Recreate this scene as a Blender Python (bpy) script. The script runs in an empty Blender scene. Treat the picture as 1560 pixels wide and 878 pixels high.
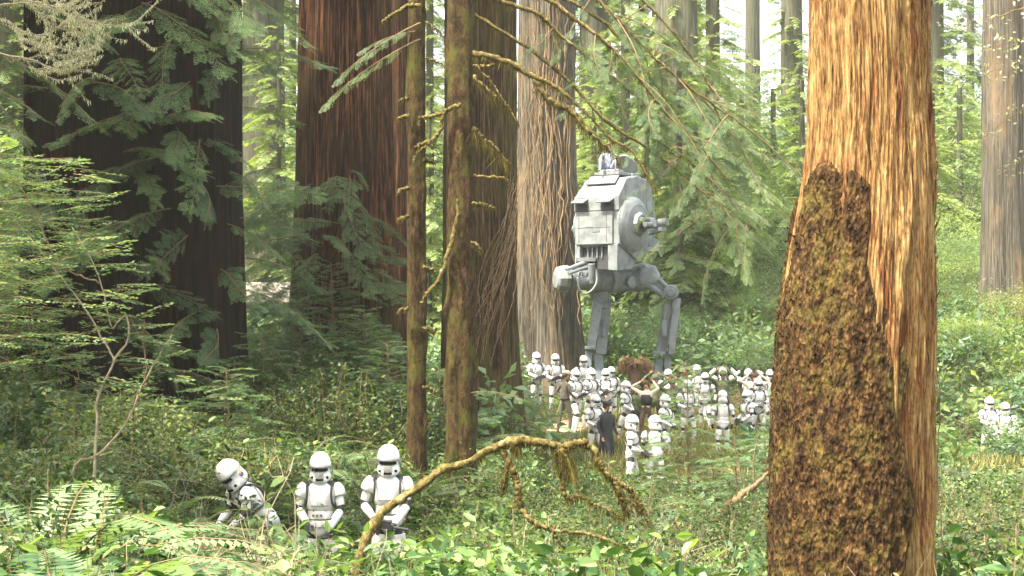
import bpy, math, random
import numpy as np
from mathutils import Vector, Matrix, Euler

SC = bpy.context.scene
COL = SC.collection
F, CX, HZ, CZ = 2600.0, 780.0, 485.0, 3.33      # focal length in photo pixels, centre, horizon row, eye height

# ------------------------------------------------------------------ camera, sky, sun, exposure
cd = bpy.data.cameras.new('camera'); cam = bpy.data.objects.new('camera', cd); COL.objects.link(cam)
cam.location = (0, 0, CZ); cam.rotation_euler = (math.radians(90), 0, 0)
cd.sensor_width = 36; cd.lens = 36*F/1560; cd.shift_y = 46/1560; cd.clip_end = 2000; cd.clip_start = .1
SC.camera = cam
SUN_EL, SUN_AZ = math.radians(58), math.radians(232)    # azimuth of the direction towards the sun, clockwise from +Y
w = bpy.data.worlds.new('World'); SC.world = w; w.use_nodes = True
nt = w.node_tree; bg = nt.nodes['Background']
sky = nt.nodes.new('ShaderNodeTexSky'); sky.sky_type = 'NISHITA'; sky.sun_disc = False
sky.sun_elevation = SUN_EL; sky.sun_rotation = SUN_AZ; sky.air_density = 1.0; sky.dust_density = 9.0; sky.ozone_density = 1.0
# thin bright overcast veil over the blue
vm = nt.nodes.new('ShaderNodeMix'); vm.data_type = 'RGBA'; vm.blend_type = 'ADD'; vm.inputs[0].default_value = 1; vm.inputs[7].default_value = (2.2, 2.2, 1.98, 1)
nt.links.new(sky.outputs[0], vm.inputs[6]); nt.links.new(vm.outputs[2], bg.inputs[0]); bg.inputs[1].default_value = .15
sd = bpy.data.lights.new('sun', 'SUN'); sun = bpy.data.objects.new('sun', sd); COL.objects.link(sun)
sd.energy = 5.0; sd.angle = math.radians(3.0); sd.color = (1, .91, .74)
tos = Vector((math.sin(SUN_AZ)*math.cos(SUN_EL), math.cos(SUN_AZ)*math.cos(SUN_EL), math.sin(SUN_EL)))
sun.rotation_euler = tos.to_track_quat('Z', 'Y').to_euler()
SC.view_settings.view_transform = 'Standard'; SC.view_settings.look = 'None'
SC.view_settings.exposure = 1.85; SC.view_settings.gamma = 1
SC.render.engine = 'CYCLES'
cy = SC.cycles
cy.use_denoising = True; cy.max_bounces = 7; cy.diffuse_bounces = 4; cy.glossy_bounces = 2
cy.transmission_bounces = 4; cy.volume_bounces = 1; cy.transparent_max_bounces = 8
cy.sample_clamp_indirect = 6; cy.use_adaptive_sampling = True; cy.adaptive_threshold = .02
try: cy.denoising_input_passes = 'RGB_ALBEDO_NORMAL'; cy.denoising_prefilter = 'ACCURATE'
except Exception: pass

# ------------------------------------------------------------------ helpers
def P(px, py, Y): return Vector(((px-CX)/F*Y, Y, CZ+(HZ-py)/F*Y))
def rng_(s): return np.random.default_rng(abs(int(s)))
def nrm(a): return a/np.maximum(np.linalg.norm(a, axis=-1, keepdims=True), 1e-9)

class Geo:
    def __init__(s): s.V=[]; s.F=[]; s.R=[]; s.M=[]; s.n=0
    def add(s, V, Fc, rnd=None, mi=0):
        V = np.asarray(V, float).reshape(-1, 3); Fc = np.asarray(Fc, int)
        if len(Fc) == 0: return s
        s.V.append(V); s.F.append(Fc+s.n); m = len(Fc)
        s.R.append(np.full(m, .5) if rnd is None else np.broadcast_to(rnd, (m,)).astype(float))
        s.M.append(np.broadcast_to(mi, (m,)).astype(int)); s.n += len(V); return s
    def addt(s, T, mats=None):                        # stamp a template with 4x4 matrices
        V, Q, R, M = T
        if mats is None: return s.add(V, Q, R, M)
        mats = np.asarray(mats, float).reshape(-1, 4, 4); k = len(mats)
        VV = np.einsum('kij,nj->kni', mats[:, :3, :3], V) + mats[:, None, :3, 3]
        QQ = Q[None] + (np.arange(k)*len(V))[:, None, None]
        jit = rng_(k+len(V)).normal(0, .10, (k, 1))
        return s.add(VV.reshape(-1, 3), QQ.reshape(-1, 4), np.clip(np.tile(R, (k, 1))+jit, 0, 1).reshape(-1), np.tile(M, k))
    def tmpl(s):
        assert all(f.shape[1] == 4 for f in s.F)
        return np.concatenate(s.V), np.concatenate(s.F), np.concatenate(s.R), np.concatenate(s.M)
    def mesh(s, name, mats, smooth=False):
        me = bpy.data.meshes.new(name)
        V = np.concatenate(s.V); me.vertices.add(len(V)); me.vertices.foreach_set('co', V.astype(np.float32).ravel())
        tot = np.concatenate([np.full(len(f), f.shape[1]) for f in s.F]); lv = np.concatenate([f.ravel() for f in s.F])
        me.loops.add(len(lv)); me.loops.foreach_set('vertex_index', lv.astype(np.int32))
        me.polygons.add(len(tot)); st = np.concatenate([[0], np.cumsum(tot)[:-1]])
        me.polygons.foreach_set('loop_start', st.astype(np.int32)); me.polygons.foreach_set('loop_total', tot.astype(np.int32))
        me.polygons.foreach_set('material_index', np.concatenate(s.M).astype(np.int32))
        me.polygons.foreach_set('use_smooth', np.full(len(tot), smooth))
        a = me.attributes.new('rnd', 'FLOAT', 'FACE'); a.data.foreach_set('value', np.concatenate(s.R).astype(np.float32))
        me.update(calc_edges=True); me.validate()
        for m in (mats if isinstance(mats, (list, tuple)) else [mats]): me.materials.append(m)
        return me
    def build(s, name, mats, parent=None, smooth=False, **tg):
        o = bpy.data.objects.new(name, s.mesh(name, mats, smooth)); COL.objects.link(o)
        if parent: o.parent = parent
        for k, v in tg.items(): o[k] = v
        return o

def thing(name, label, cat, loc=(0, 0, 0), rz=0, group=None):
    o = bpy.data.objects.new(name, None); COL.objects.link(o); o.location = loc; o.rotation_euler = (0, 0, rz)
    o.empty_display_size = .1
    o['label'] = label; o['category'] = cat
    if group: o['group'] = group
    return o
def meshobj(name, me, parent=None, mat4=None, **tg):
    o = bpy.data.objects.new(name, me); COL.objects.link(o)
    if parent: o.parent = parent
    if mat4 is not None: o.matrix_local = mat4
    for k, v in tg.items(): o[k] = v
    return o

def frames(path):
    T = nrm(np.gradient(path, axis=0)); up = np.array([0, 0, 1.]) if abs(T[0, 2]) < .9 else np.array([1., 0, 0])
    U = np.zeros_like(T); u = np.cross(T[0], up); u /= np.linalg.norm(u)
    for i in range(len(T)):
        u = u - T[i]*np.dot(u, T[i]); u /= np.linalg.norm(u)+1e-9; U[i] = u
    return T, U, np.cross(T, U)
def tube(path, rad, k=6, lump=0, seed=0):
    path = np.asarray(path, float); n = len(path); rad = np.broadcast_to(rad, (n,))
    T, U, W = frames(path); a = np.arange(k)/k*2*math.pi
    R = rad[:, None]*(1+lump*rng_(seed).normal(0, 1, (n, k)))
    V = path[:, None]+R[..., None]*(np.cos(a)[None, :, None]*U[:, None]+np.sin(a)[None, :, None]*W[:, None])
    i = np.arange(n-1)[:, None]; j = np.arange(k)[None]
    Q = np.stack([i*k+j, i*k+(j+1) % k, (i+1)*k+(j+1) % k, (i+1)*k+j], -1).reshape(-1, 4)
    return V.reshape(-1, 3), Q
def smooth_path(pts, n=24, jit=0, seed=0):
    p = np.array([tuple(q) for q in pts], float); m = len(p)
    t = np.linspace(0, m-1, n); i = np.clip(t.astype(int), 0, m-2); f = (t-i)[:, None]
    p0 = p[np.clip(i-1, 0, m-1)]; p1 = p[i]; p2 = p[i+1]; p3 = p[np.clip(i+2, 0, m-1)]
    o = .5*((2*p1)+(-p0+p2)*f+(2*p0-5*p1+4*p2-p3)*f**2+(-p0+3*p1-3*p2+p3)*f**3)
    if jit: o = o+rng_(seed).normal(0, jit, o.shape)
    return o
def cyl(g, p0, p1, r0, r1=None, k=16, mi=0, rnd=None):
    r1 = r0 if r1 is None else r1; p0 = np.array(p0, float); p1 = np.array(p1, float); d = (p1-p0)/(np.linalg.norm(p1-p0)+1e-9)
    e = min(r0, r1)*.12
    pts = [p0, p0, p0+d*e, p1-d*e, p1, p1]; rad = np.array([0.001, r0*.93, r0, r1, r1*.93, .001])
    V, Q = tube(np.array([p0-d*1e-4, p0, p0+d*e, p1-d*e, p1, p1+d*1e-4]), rad, k); g.add(V, Q, rnd, mi)
def box(g, c, sz, R=None, mi=0, tz=1.0, ty=1.0, rnd=None):  # tz: taper of the top in x, ty: in y
    s = np.array(sz)/2; V = np.array([[x*(tz if z > 0 else 1), y*(ty if z > 0 else 1), z] for z in (-1, 1) for y in (-1, 1) for x in (-1, 1)], float)*s
    if R is not None: V = V@np.array(R).T
    g.add(V+np.array(c), [[0, 2, 3, 1], [4, 5, 7, 6], [0, 1, 5, 4], [2, 6, 7, 3], [0, 4, 6, 2], [1, 3, 7, 5]], rnd, mi)
def loft(g, rings, k=20, mi=0, M=None, close=True):      # rings: (z, rx, ry_front, ry_back, cx, cy)
    a = np.arange(k)/k*2*math.pi; V = []
    if close: rings = [(rings[0][0], .001, .001, .001)+tuple(rings[0][4:])]+list(rings)+[(rings[-1][0], .001, .001, .001)+tuple(rings[-1][4:])]
    for r in rings:
        z, rx, rf, rb = r[:4]; cx_, cy_ = (r[4], r[5]) if len(r) > 4 else (0, 0)
        s = np.sin(a); V.append(np.stack([cx_+rx*np.cos(a), cy_+np.where(s < 0, rf, rb)*s, np.full(k, z)], -1))
    V = np.concatenate(V); n = len(rings)
    i = np.arange(n-1)[:, None]; j = np.arange(k)[None]
    Q = np.stack([i*k+j, i*k+(j+1) % k, (i+1)*k+(j+1) % k, (i+1)*k+j], -1).reshape(-1, 4)
    if M is not None: M = np.array(M); V = V@M[:3, :3].T+M[:3, 3]
    g.add(V, Q, None, mi)
def mat_from(d, up, pos, s=1.0):                          # arrays: x axis = d, z near up
    d = nrm(np.asarray(d, float)); y = nrm(np.cross(up, d)); z = np.cross(d, y); k = len(d)
    M = np.zeros((k, 4, 4)); s = np.broadcast_to(s, (k,))[:, None]
    M[:, :3, 0] = d*s; M[:, :3, 1] = y*s; M[:, :3, 2] = z*s; M[:, :3, 3] = pos; M[:, 3, 3] = 1; return M
def leaves(pos, d, n, L, W, fold=.15, wide=False, curl=.0):
    pos = np.asarray(pos, float); k = len(pos); d = nrm(d); s = nrm(np.cross(n, d)); n = np.cross(d, s)
    L = np.broadcast_to(L, (k,))[:, None]; W = np.broadcast_to(W, (k,))[:, None]
    if not wide:
        V = np.stack([pos, pos+.45*L*d+.5*W*s+fold*W*n, pos+L*d-curl*L*n, pos+.45*L*d-.5*W*s+fold*W*n], 1)
        return V.reshape(-1, 3), np.arange(4*k).reshape(k, 4)
    V = np.stack([pos, pos+.3*L*d+.47*W*s+fold*W*n, pos+.68*L*d+.4*W*s+fold*W*n-curl*.5*L*n, pos+L*d-curl*L*n,
                  pos+.68*L*d-.4*W*s+fold*W*n-curl*.5*L*n, pos+.3*L*d-.47*W*s+fold*W*n], 1)
    b = np.arange(k)[:, None]*6
    return V.reshape(-1, 3), np.concatenate([b+[0, 1, 2, 3], b+[0, 3, 4, 5]])
def vnoise(u, v, nu, seed):                               # value noise, periodic in u
    tb = rng_(seed).random((257, nu)); iu = np.floor(u).astype(int); iv = np.floor(v).astype(int)
    fu = u-iu; fv = v-iv; fu = fu*fu*(3-2*fu); fv = fv*fv*(3-2*fv)
    g = lambda a, b: tb[b % 257, a % nu]
    return (g(iu, iv)*(1-fu)+g(iu+1, iv)*fu)*(1-fv)+(g(iu, iv+1)*(1-fu)+g(iu+1, iv+1)*fu)*fv

# ------------------------------------------------------------------ materials
def newmat(name):
    m = bpy.data.materials.new(name); m.use_nodes = True; t = m.node_tree
    return m, t, t.nodes['Principled BSDF'], t.nodes.new, t.links.new
def ramp(t, stops):
    r = t.nodes.new('ShaderNodeValToRGB'); e = r.color_ramp.elements
    while len(e) < len(stops): e.new(.5)
    for x, (p, c) in zip(e, stops): x.position = p; x.color = (*c, 1)
    return r
def mk_leaf(name, cols, trans=.35, rough=.45, spec=.5, objvar=.55):
    m, t, b, N, L = newmat(name)
    at = N('ShaderNodeAttribute'); at.attribute_name = 'rnd'; oi = N('ShaderNodeObjectInfo')
    mx = N('ShaderNodeMath'); mx.operation = 'MULTIPLY_ADD'; L(oi.outputs['Random'], mx.inputs[0]); mx.inputs[1].default_value = objvar; L(at.outputs['Fac'], mx.inputs[2])
    sb = N('ShaderNodeMath'); sb.operation = 'SUBTRACT'; L(mx.outputs[0], sb.inputs[0]); sb.inputs[1].default_value = objvar/2; sb.use_clamp = True
    r = ramp(t, [(i/(len(cols)-1), c) for i, c in enumerate(cols)]); L(sb.outputs[0], r.inputs[0])
    L(r.outputs[0], b.inputs['Base Color']); b.inputs['Roughness'].default_value = rough
    b.inputs['Specular IOR Level'].default_value = spec
    tr = N('ShaderNodeBsdfTranslucent'); hs = N('ShaderNodeMix'); hs.data_type = 'RGBA'; hs.blend_type = 'MULTIPLY'; hs.inputs[0].default_value = 1
    L(r.outputs[0], hs.inputs[6]); hs.inputs[7].default_value = (1.5, 1.5, .6, 1); L(hs.outputs[2], tr.inputs[0])
    ms = N('ShaderNodeMixShader'); ms.inputs[0].default_value = trans; L(b.outputs[0], ms.inputs[1]); L(tr.outputs[0], ms.inputs[2])
    L(ms.outputs[0], t.nodes['Material Output'].inputs[0]); return m
def mk_bark(name, stops, sc=9, zs=.07, patch=None, bump=.9, dist=.05, patch_sc=1.2, pz=.4, pth=(.5, .68), rough=.9):
    m, t, b, N, L = newmat(name)
    tc = N('ShaderNodeTexCoord'); mp = N('ShaderNodeMapping'); mp.inputs['Scale'].default_value = (1, 1, zs); L(tc.outputs['Object'], mp.inputs[0])
    n1 = N('ShaderNodeTexNoise'); n1.inputs['Scale'].default_value = sc; n1.inputs['Detail'].default_value = 6; n1.inputs['Roughness'].default_value = .65; L(mp.outputs[0], n1.inputs[0])
    n2 = N('ShaderNodeTexNoise'); n2.inputs['Scale'].default_value = sc*4.3; n2.inputs['Detail'].default_value = 3; L(mp.outputs[0], n2.inputs[0])
    ad = N('ShaderNodeMath'); ad.operation = 'MULTIPLY_ADD'; L(n2.outputs[0], ad.inputs[0]); ad.inputs[1].default_value = .45; L(n1.outputs[0], ad.inputs[2])
    sb = N('ShaderNodeMath'); sb.operation = 'SUBTRACT'; L(ad.outputs[0], sb.inputs[0]); sb.inputs[1].default_value = .22
    r = ramp(t, stops); L(sb.outputs[0], r.inputs[0]); col = r.outputs[0]
    if patch:
        m2 = N('ShaderNodeMapping'); m2.inputs['Scale'].default_value = (1, 1, pz); L(tc.outputs['Object'], m2.inputs[0])
        n3 = N('ShaderNodeTexNoise'); n3.inputs['Scale'].default_value = patch_sc; n3.inputs['Detail'].default_value = 7; n3.inputs['Roughness'].default_value = .7; L(m2.outputs[0], n3.inputs[0])
        r2 = ramp(t, [(pth[0], (0, 0, 0)), (pth[1], (1, 1, 1))]); L(n3.outputs[0], r2.inputs[0])
        mx = N('ShaderNodeMix'); mx.data_type = 'RGBA'; L(r2.outputs[0], mx.inputs[0]); L(col, mx.inputs[6]); mx.inputs[7].default_value = (*patch, 1); col = mx.outputs[2]
    L(col, b.inputs['Base Color']); b.inputs['Roughness'].default_value = rough; b.inputs['Specular IOR Level'].default_value = .15
    bp = N('ShaderNodeBump'); bp.inputs['Strength'].default_value = bump; bp.inputs['Distance'].default_value = dist; L(sb.outputs[0], bp.inputs['Height']); L(bp.outputs[0], b.inputs['Normal'])
    return m
def mk_plain(name, c, rough=.5, metal=0, var=.15, sc=6, bump=0, spec=.5, c2=None):
    m, t, b, N, L = newmat(name)
    tc = N('ShaderNodeTexCoord'); n1 = N('ShaderNodeTexNoise'); n1.inputs['Scale'].default_value = sc; n1.inputs['Detail'].default_value = 6; L(tc.outputs['Object'], n1.inputs[0])
    c2 = c2 or tuple(x*(1-var*2) for x in c)
    r = ramp(t, [(.35, c2), (.6, c)]); L(n1.outputs[0], r.inputs[0]); L(r.outputs[0], b.inputs['Base Color'])
    b.inputs['Roughness'].default_value = rough; b.inputs['Metallic'].default_value = metal; b.inputs['Specular IOR Level'].default_value = spec
    if bump:
        bp = N('ShaderNodeBump'); bp.inputs['Strength'].default_value = bump; bp.inputs['Distance'].default_value = .02; L(n1.outputs[0], bp.inputs['Height']); L(bp.outputs[0], b.inputs['Normal'])
    return m
MT = {}
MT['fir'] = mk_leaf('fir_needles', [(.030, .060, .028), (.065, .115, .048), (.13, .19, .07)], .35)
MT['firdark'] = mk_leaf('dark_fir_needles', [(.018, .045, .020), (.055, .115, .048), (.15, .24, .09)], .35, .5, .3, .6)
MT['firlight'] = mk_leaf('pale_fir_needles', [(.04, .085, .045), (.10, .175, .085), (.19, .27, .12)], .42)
MT['far'] = mk_leaf('backlit_far_needles', [(.09, .14, .055), (.18, .255, .085), (.32, .39, .15)], .5)  # brightened: backlight and the fade of distance are put into the leaf colour
MT['yel'] = mk_leaf('bright_leaves', [(.07, .14, .03), (.14, .20, .07), (.25, .31, .12)], .45, .5, .3, 1.0)
MT['salal'] = mk_leaf('broad_leaves', [(.022, .055, .016), (.045, .10, .03), (.12, .20, .06), (.18, .26, .10)], .35, .5, .25, 1.0)  # palest stop paints highlights onto some of the leaves
MT['huck'] = mk_leaf('small_leaves', [(.022, .045, .016), (.05, .085, .028), (.15, .19, .06)], .4, .5, .3, .9)
MT['fern'] = mk_leaf('fern_fronds', [(.025, .06, .028), (.05, .10, .045), (.12, .19, .08), (.18, .26, .13)], .35, .45, .4, 1.0)
MT['dry'] = mk_leaf('dry_leaves', [(.16, .09, .035), (.28, .17, .07), (.42, .30, .13)], .3, .7, .2)
MT['grass'] = mk_leaf('grass_blades', [(.14, .16, .05), (.25, .25, .09), (.46, .40, .20)], .4, .6, .2)
MT['moss'] = mk_leaf('moss', [(.03, .025, .006), (.07, .057, .014), (.15, .125, .035)], .35, .9, .1)
MT['lichen'] = mk_leaf('lichen', [(.25, .27, .15), (.4, .42, .26), (.55, .56, .4)], .3, .9, .1)
MT['twig'] = mk_plain('twigs', (.16, .11, .06), .85, sc=30, spec=.2)
MT['paletwig'] = mk_plain('pale_twigs', (.27, .23, .16), .85, sc=25, spec=.2)
MT['redwood_shaded'] = mk_bark('shaded_redwood_bark', [(.36, (.001, .0006, .0005)), (.5, (.007, .003, .002)), (.66, (.030, .010, .006))], 16, (.04), (.012, .011, .005), patch_sc=.8, dist=.06)  # near-black base colour holds the shade on the left redwood
MT['redwood'] = mk_bark('redwood_bark', [(.38, (.004, .0015, .0008)), (.48, (.020, .006, .0025)), (.57, (.085, .030, .012)), (.68, (.19, .09, .038))], 20, .03, (.055, .045, .016), patch_sc=.7, dist=.08, pth=(.48, .75))
MT['grey'] = mk_bark('grey_redwood_bark', [(.34, (.022, .018, .013)), (.5, (.068, .060, .046)), (.64, (.15, .138, .108))], 18, .03, (.20, .14, .08), patch_sc=.7, dist=.07)
MT['mossy'] = mk_bark('mossy_bark', [(.34, (.010, .006, .002)), (.50, (.034, .019, .008)), (.66, (.080, .048, .020))], 18, .40, (.062, .060, .012), patch_sc=4.5, pz=.5, dist=.04, pth=(.48, .64))
MT['redwood_olive'] = mk_bark('olive_brown_redwood_bark', [(.36, (.006, .003, .0015)), (.48, (.030, .016, .007)), (.57, (.075, .045, .02)), (.68, (.15, .105, .05))], 20, .03, (.085, .075, .018), patch_sc=.9, dist=.08, pth=(.46, .72))
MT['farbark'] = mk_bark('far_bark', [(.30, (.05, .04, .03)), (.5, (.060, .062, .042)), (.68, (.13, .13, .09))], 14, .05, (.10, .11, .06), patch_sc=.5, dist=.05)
MT['mossbranch'] = mk_bark('mossy_branch', [(.32, (.024, .016, .006)), (.5, (.085, .066, .020)), (.68, (.20, .165, .065))], 22, .8, (.28, .22, .11), patch_sc=7, pz=1, dist=.012, pth=(.55, .7))
MT['vine'] = mk_bark('hanging_roots', [(.3, (.08, .05, .025)), (.7, (.27, .19, .11))], 14, .2, dist=.01)
MT['white'] = mk_plain('white_armour', (.70, .70, .67), .34, c2=(.50, .48, .43), sc=11, spec=.5)
MT['undersuit'] = mk_plain('black_undersuit', (.018, .018, .02), .7, sc=20)
MT['visor'] = mk_plain('dark_visor', (.012, .012, .015), .15, sc=5)
MT['trimgrey'] = mk_plain('grey_trim', (.10, .11, .13), .5, sc=15)
MT['gunmetal'] = mk_plain('black_gunmetal', (.02, .02, .022), .4, sc=15)
MT['skin'] = mk_plain('skin', (.42, .20, .12), .55, var=.08, sc=25)
MT['uniform'] = mk_plain('grey_brown_uniform', (.13, .115, .085), .85, sc=10)
MT['camo'] = mk_plain('green_camouflage', (.12, .14, .06), .9, sc=14, c2=(.04, .055, .02))
MT['blackcloth'] = mk_plain('black_cloth', (.016, .015, .017), .75, sc=10)
MT['browncloth'] = mk_plain('brown_cloth', (.10, .055, .035), .85, sc=12)
MT['cream'] = mk_plain('cream_cloth', (.68, .58, .44), .85, var=.08, sc=12)
MT['hair'] = mk_plain('brown_hair', (.14, .07, .03), .9, sc=30, c2=(.05, .025, .012))
MT['fur'] = mk_leaf('shaggy_brown_hair', [(.05, .027, .014), (.12, .068, .035), (.26, .17, .09)], .15, .8, .2)
MT['bluecloth'] = mk_plain('blue_grey_cloth', (.25, .27, .36), .85, sc=12)
MT['hull'] = mk_plain('pale_grey_paint', (.175, .195, .198), .6, var=.2, sc=3.5, bump=.05)
MT['hull2'] = mk_plain('blue_grey_paint', (.15, .175, .19), .6, var=.22, sc=3, bump=.06)
MT['hulldark'] = mk_plain('dark_recess', (.035, .035, .04), .7, sc=6)
MT['log'] = mk_bark('fallen_log_wood', [(.3, (.30, .28, .24)), (.7, (.62, .56, .48))], 6, 1, dist=.02)
def mk_ground():
    m, t, b, N, L = newmat('forest_floor')
    tc = N('ShaderNodeTexCoord')
    n1 = N('ShaderNodeTexNoise'); n1.inputs['Scale'].default_value = 1.1; n1.inputs['Detail'].default_value = 9; n1.inputs['Roughness'].default_value = .7; L(tc.outputs['Object'], n1.inputs[0])
    n2 = N('ShaderNodeTexNoise'); n2.inputs['Scale'].default_value = 14; n2.inputs['Detail'].default_value = 6; L(tc.outputs['Object'], n2.inputs[0])
    r = ramp(t, [(.3, (.05, .035, .015)), (.5, (.13, .09, .045)), (.62, (.10, .12, .035)), (.75, (.22, .19, .10))]); L(n1.outputs[0], r.inputs[0])
    r2 = ramp(t, [(.35, (.5, .5, .5)), (.65, (1.3, 1.25, 1.1))]); L(n2.outputs[0], r2.inputs[0])
    mx = N('ShaderNodeMix'); mx.data_type = 'RGBA'; mx.blend_type = 'MULTIPLY'; mx.inputs[0].default_value = 1; L(r.outputs[0], mx.inputs[6]); L(r2.outputs[0], mx.inputs[7])
    L(mx.outputs[2], b.inputs['Base Color']); b.inputs['Roughness'].default_value = .95
    bp = N('ShaderNodeBump'); bp.inputs['Strength'].default_value = 1; bp.inputs['Distance'].default_value = .08; L(n2.outputs[0], bp.inputs['Height']); L(bp.outputs[0], b.inputs['Normal'])
    return m
MT['ground'] = mk_ground()

# ------------------------------------------------------------------ terrain
CP = np.array([  # x, Y, ground height
 (-8,4,1.7),(0,4,1.7),(8,4,1.7),(-3,8,1.35),(3,8,1.35),(-4,12,.95),(0,12,.85),(4,12,.85),(-4.5,16,.9),(0,16,.40),(4,16,.35),
 (-3.2,20.5,-.05),(-2.3,20.5,-.18),(-1.5,20.5,-.08),(1,20.5,0),(5,20,.1),(-6,20,1.0),(-9,20,1.8),(8,20,.5),
 (-7,27,1.4),(-4,28,.7),(-1,28,.35),(2,28,-.2),(6,28,-.2),(10,28,0),(-9,34,1.8),(-5,38,1.2),(-1,40,.35),(2,35,-.4),(4,36,-.4),(8,36,-.4),
 (2.3,42,-.5),(5,43,-.35),(8,44,-.4),(13,44,-.5),(1.2,47.7,.03),(4,47,-.1),(8,48,-.1),(.8,51.5,.5),(-2,50,.9),(4,52,.1),(7,52,0),(12,52,.3),
 (2,57,.6),(5,57,.6),(9,57,.8),(14,57,1.4),(-6,55,1.6),(-14,50,2.2),(18,60,2.4),(1,64,2.0),(5,65,2.4),(10,65,2.8),(16,68,3.4),
 (0,75,3.9),(8,76,4.4),(16,78,5.0),(25,75,5.0),(-10,70,2.5),(-22,70,3.0),(-10,90,3.5),(5,95,5.6),(20,100,6.5),(-30,100,4.5),(35,100,7),
 (0,130,7),(-45,130,6),(45,130,9),(0,180,10),(-60,190,9),(60,190,12),(25,35,1.0),(25,20,1.0),(-20,20,2.4),(-20,35,2.4)], float)
def gz(x, y):
    x = np.asarray(x, float); y = np.asarray(y, float); sh = x.shape; x = x.ravel(); y = y.ravel()
    s = 1.1+.045*CP[None, :, 1]
    d2 = (x[:, None]-CP[None, :, 0])**2+(y[:, None]-CP[None, :, 1])**2
    wt = 1/(d2/(s*s)+.12)**2.2
    z = (wt*CP[None, :, 2]).sum(1)/wt.sum(1)
    return z.reshape(sh)
def gzn(x, y): return gz(x, y)+.05*np.sin(x*1.9+y*.7)*np.sin(y*1.3-x*.4)
def G(x, y): return float(gzn(np.array([x]), np.array([y]))[0])
def build_terrain():
    ys = np.concatenate([np.arange(-6, 70, .4), np.arange(70, 140, 1.5), np.linspace(140, 420, 30)])
    xs = np.concatenate([np.linspace(-260, -32, 20), np.arange(-30, 30, .4), np.linspace(32, 260, 20)])
    X, Yy = np.meshgrid(xs, ys); Z = np.zeros_like(X)
    for i in range(0, len(ys), 20): Z[i:i+20] = gzn(X[i:i+20], Yy[i:i+20])
    Z += np.where(Yy < 75, rng_(3).normal(0, .015, Z.shape), 0)
    n, m = X.shape; i = np.arange(n-1)[:, None]; j = np.arange(m-1)[None]
    Q = np.stack([i*m+j, i*m+j+1, (i+1)*m+j+1, (i+1)*m+j], -1).reshape(-1, 4)
    Geo().add(np.stack([X, Yy, Z], -1), Q).build('ground', MT['ground'], None, True, kind='structure')
build_terrain()
# ------------------------------------------------------------------ foliage templates (arrays of quads)
def t_spray(seed, pairs=8, lp=4, L=.5, lw=.0125, ll=.042, ang=.9):
    r = rng_(seed); g = Geo(); pos = []; d = []; rr = []
    axis = np.array([[s*L, .03*L*math.sin(3*s+seed), -.10*L*s*s] for s in np.linspace(0, 1, 5)])
    V, Q = tube(axis, np.linspace(.004, .0015, 5), 3); g.add(V, Q, .3, 1)
    for i in range(pairs):
        s = (i+.7)/(pairs+.3); p = np.array([s*L, 0, -.10*L*s*s])
        for sd_ in (-1, 1):
            a = ang*sd_*(1-.35*s)+r.normal(0, .09); tl = L*.42*(1-s)**.75*(.6+.4*min(1, s*6))*r.uniform(.8, 1.15)+.02
            dr = np.array([math.cos(a), math.sin(a), r.normal(-.12, .10)])
            m = max(2, int(lp*tl/(L*.35))+1)
            for k in range(m):
                q = p+dr*tl*(k+.3)/m+np.array([0, 0, -.25*tl*((k/m)**2)]); b = .8 if k < m-1 else .0
                for e in ((-1, 1) if k < m-1 else (-1, 0, 1)):
                    aa = a+e*.75
                    pos.append(q); d.append([math.cos(aa), math.sin(aa), -.15+r.normal(0, .12)]); rr.append(r.uniform(.1, .7)+.3*s*r.random())
    k = len(pos); nn = np.tile([0, 0, 1.], (k, 1))+r.normal(0, .25, (k, 3))
    V, Q = leaves(pos, d, nn, ll*r.uniform(.8, 1.3, k), lw*r.uniform(.8, 1.2, k), .05); g.add(V, Q, np.array(rr), 0)
    return g.tmpl()
SP_HI = [t_spray(s, 8, 4) for s in (1, 2, 3)]
SP_MID = [t_spray(s, 7, 3, .5, .032, .065) for s in (4, 5, 6)]
SP_LO = [t_spray(s, 5, 2, .5, .045, .11) for s in (7, 8)]
def t_branch(seed, L=2.4, droop=.28, nsp=16, sprays=SP_HI, r0=.018, sub=True, size=(.45, .95), hang=.15):
    r = rng_(seed); g = Geo(); n = 12
    s = np.linspace(0, 1, n); path = np.stack([s*L, .06*L*np.sin(s*4+seed)*s, .06*L*s-droop*L*s**2], -1)
    V, Q = tube(path, np.linspace(r0, .004, n), 4, .08, seed); g.add(V, Q, .5, 1)
    for i in range(nsp):
        t = .18+.82*(i+r.random()*.6)/nsp; k = min(n-2, int(t*(n-1))); f = t*(n-1)-k; p = path[k]*(1-f)+path[k+1]*f
        sd_ = 1 if i % 2 else -1; a = sd_*(1.0-.55*t)+r.normal(0, .15)
        dirs = np.array([[math.cos(a), math.sin(a), -hang-.25*t+r.normal(0, .1)]]); sz = r.uniform(*size)*(1.15-.55*abs(t-.45))
        up = np.array([[r.normal(0, .25), r.normal(0, .25), 1]]); g.addt(sprays[i % len(sprays)], mat_from(dirs, up, p, sz))
        if sub and sz > .55 and r.random() < .7:
            q = p+dirs[0]*sz*.22; g.addt(sprays[(i+1) % len(sprays)], mat_from(np.array([[math.cos(a*.3), math.sin(a*.3), -.3]]), up, q, sz*.7))
    g.addt(sprays[0], mat_from(np.array([[1, 0, -.4]]), np.array([[0, 0, 1.]]), path[-2], .6))
    return g.tmpl()
BR_HI = [t_branch(20+i, droop=.18+.07*i) for i in range(4)]
BR_DENSE = [t_branch(120+i, L=2.3, droop=.25+.1*i, nsp=24, size=(.5, 1.05), hang=.35) for i in range(4)]
BR_MID = [t_branch(30+i, L=2.6, droop=.15+.1*i, nsp=13, sprays=SP_MID, sub=False, size=(.6, 1.3)) for i in range(4)]
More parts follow.
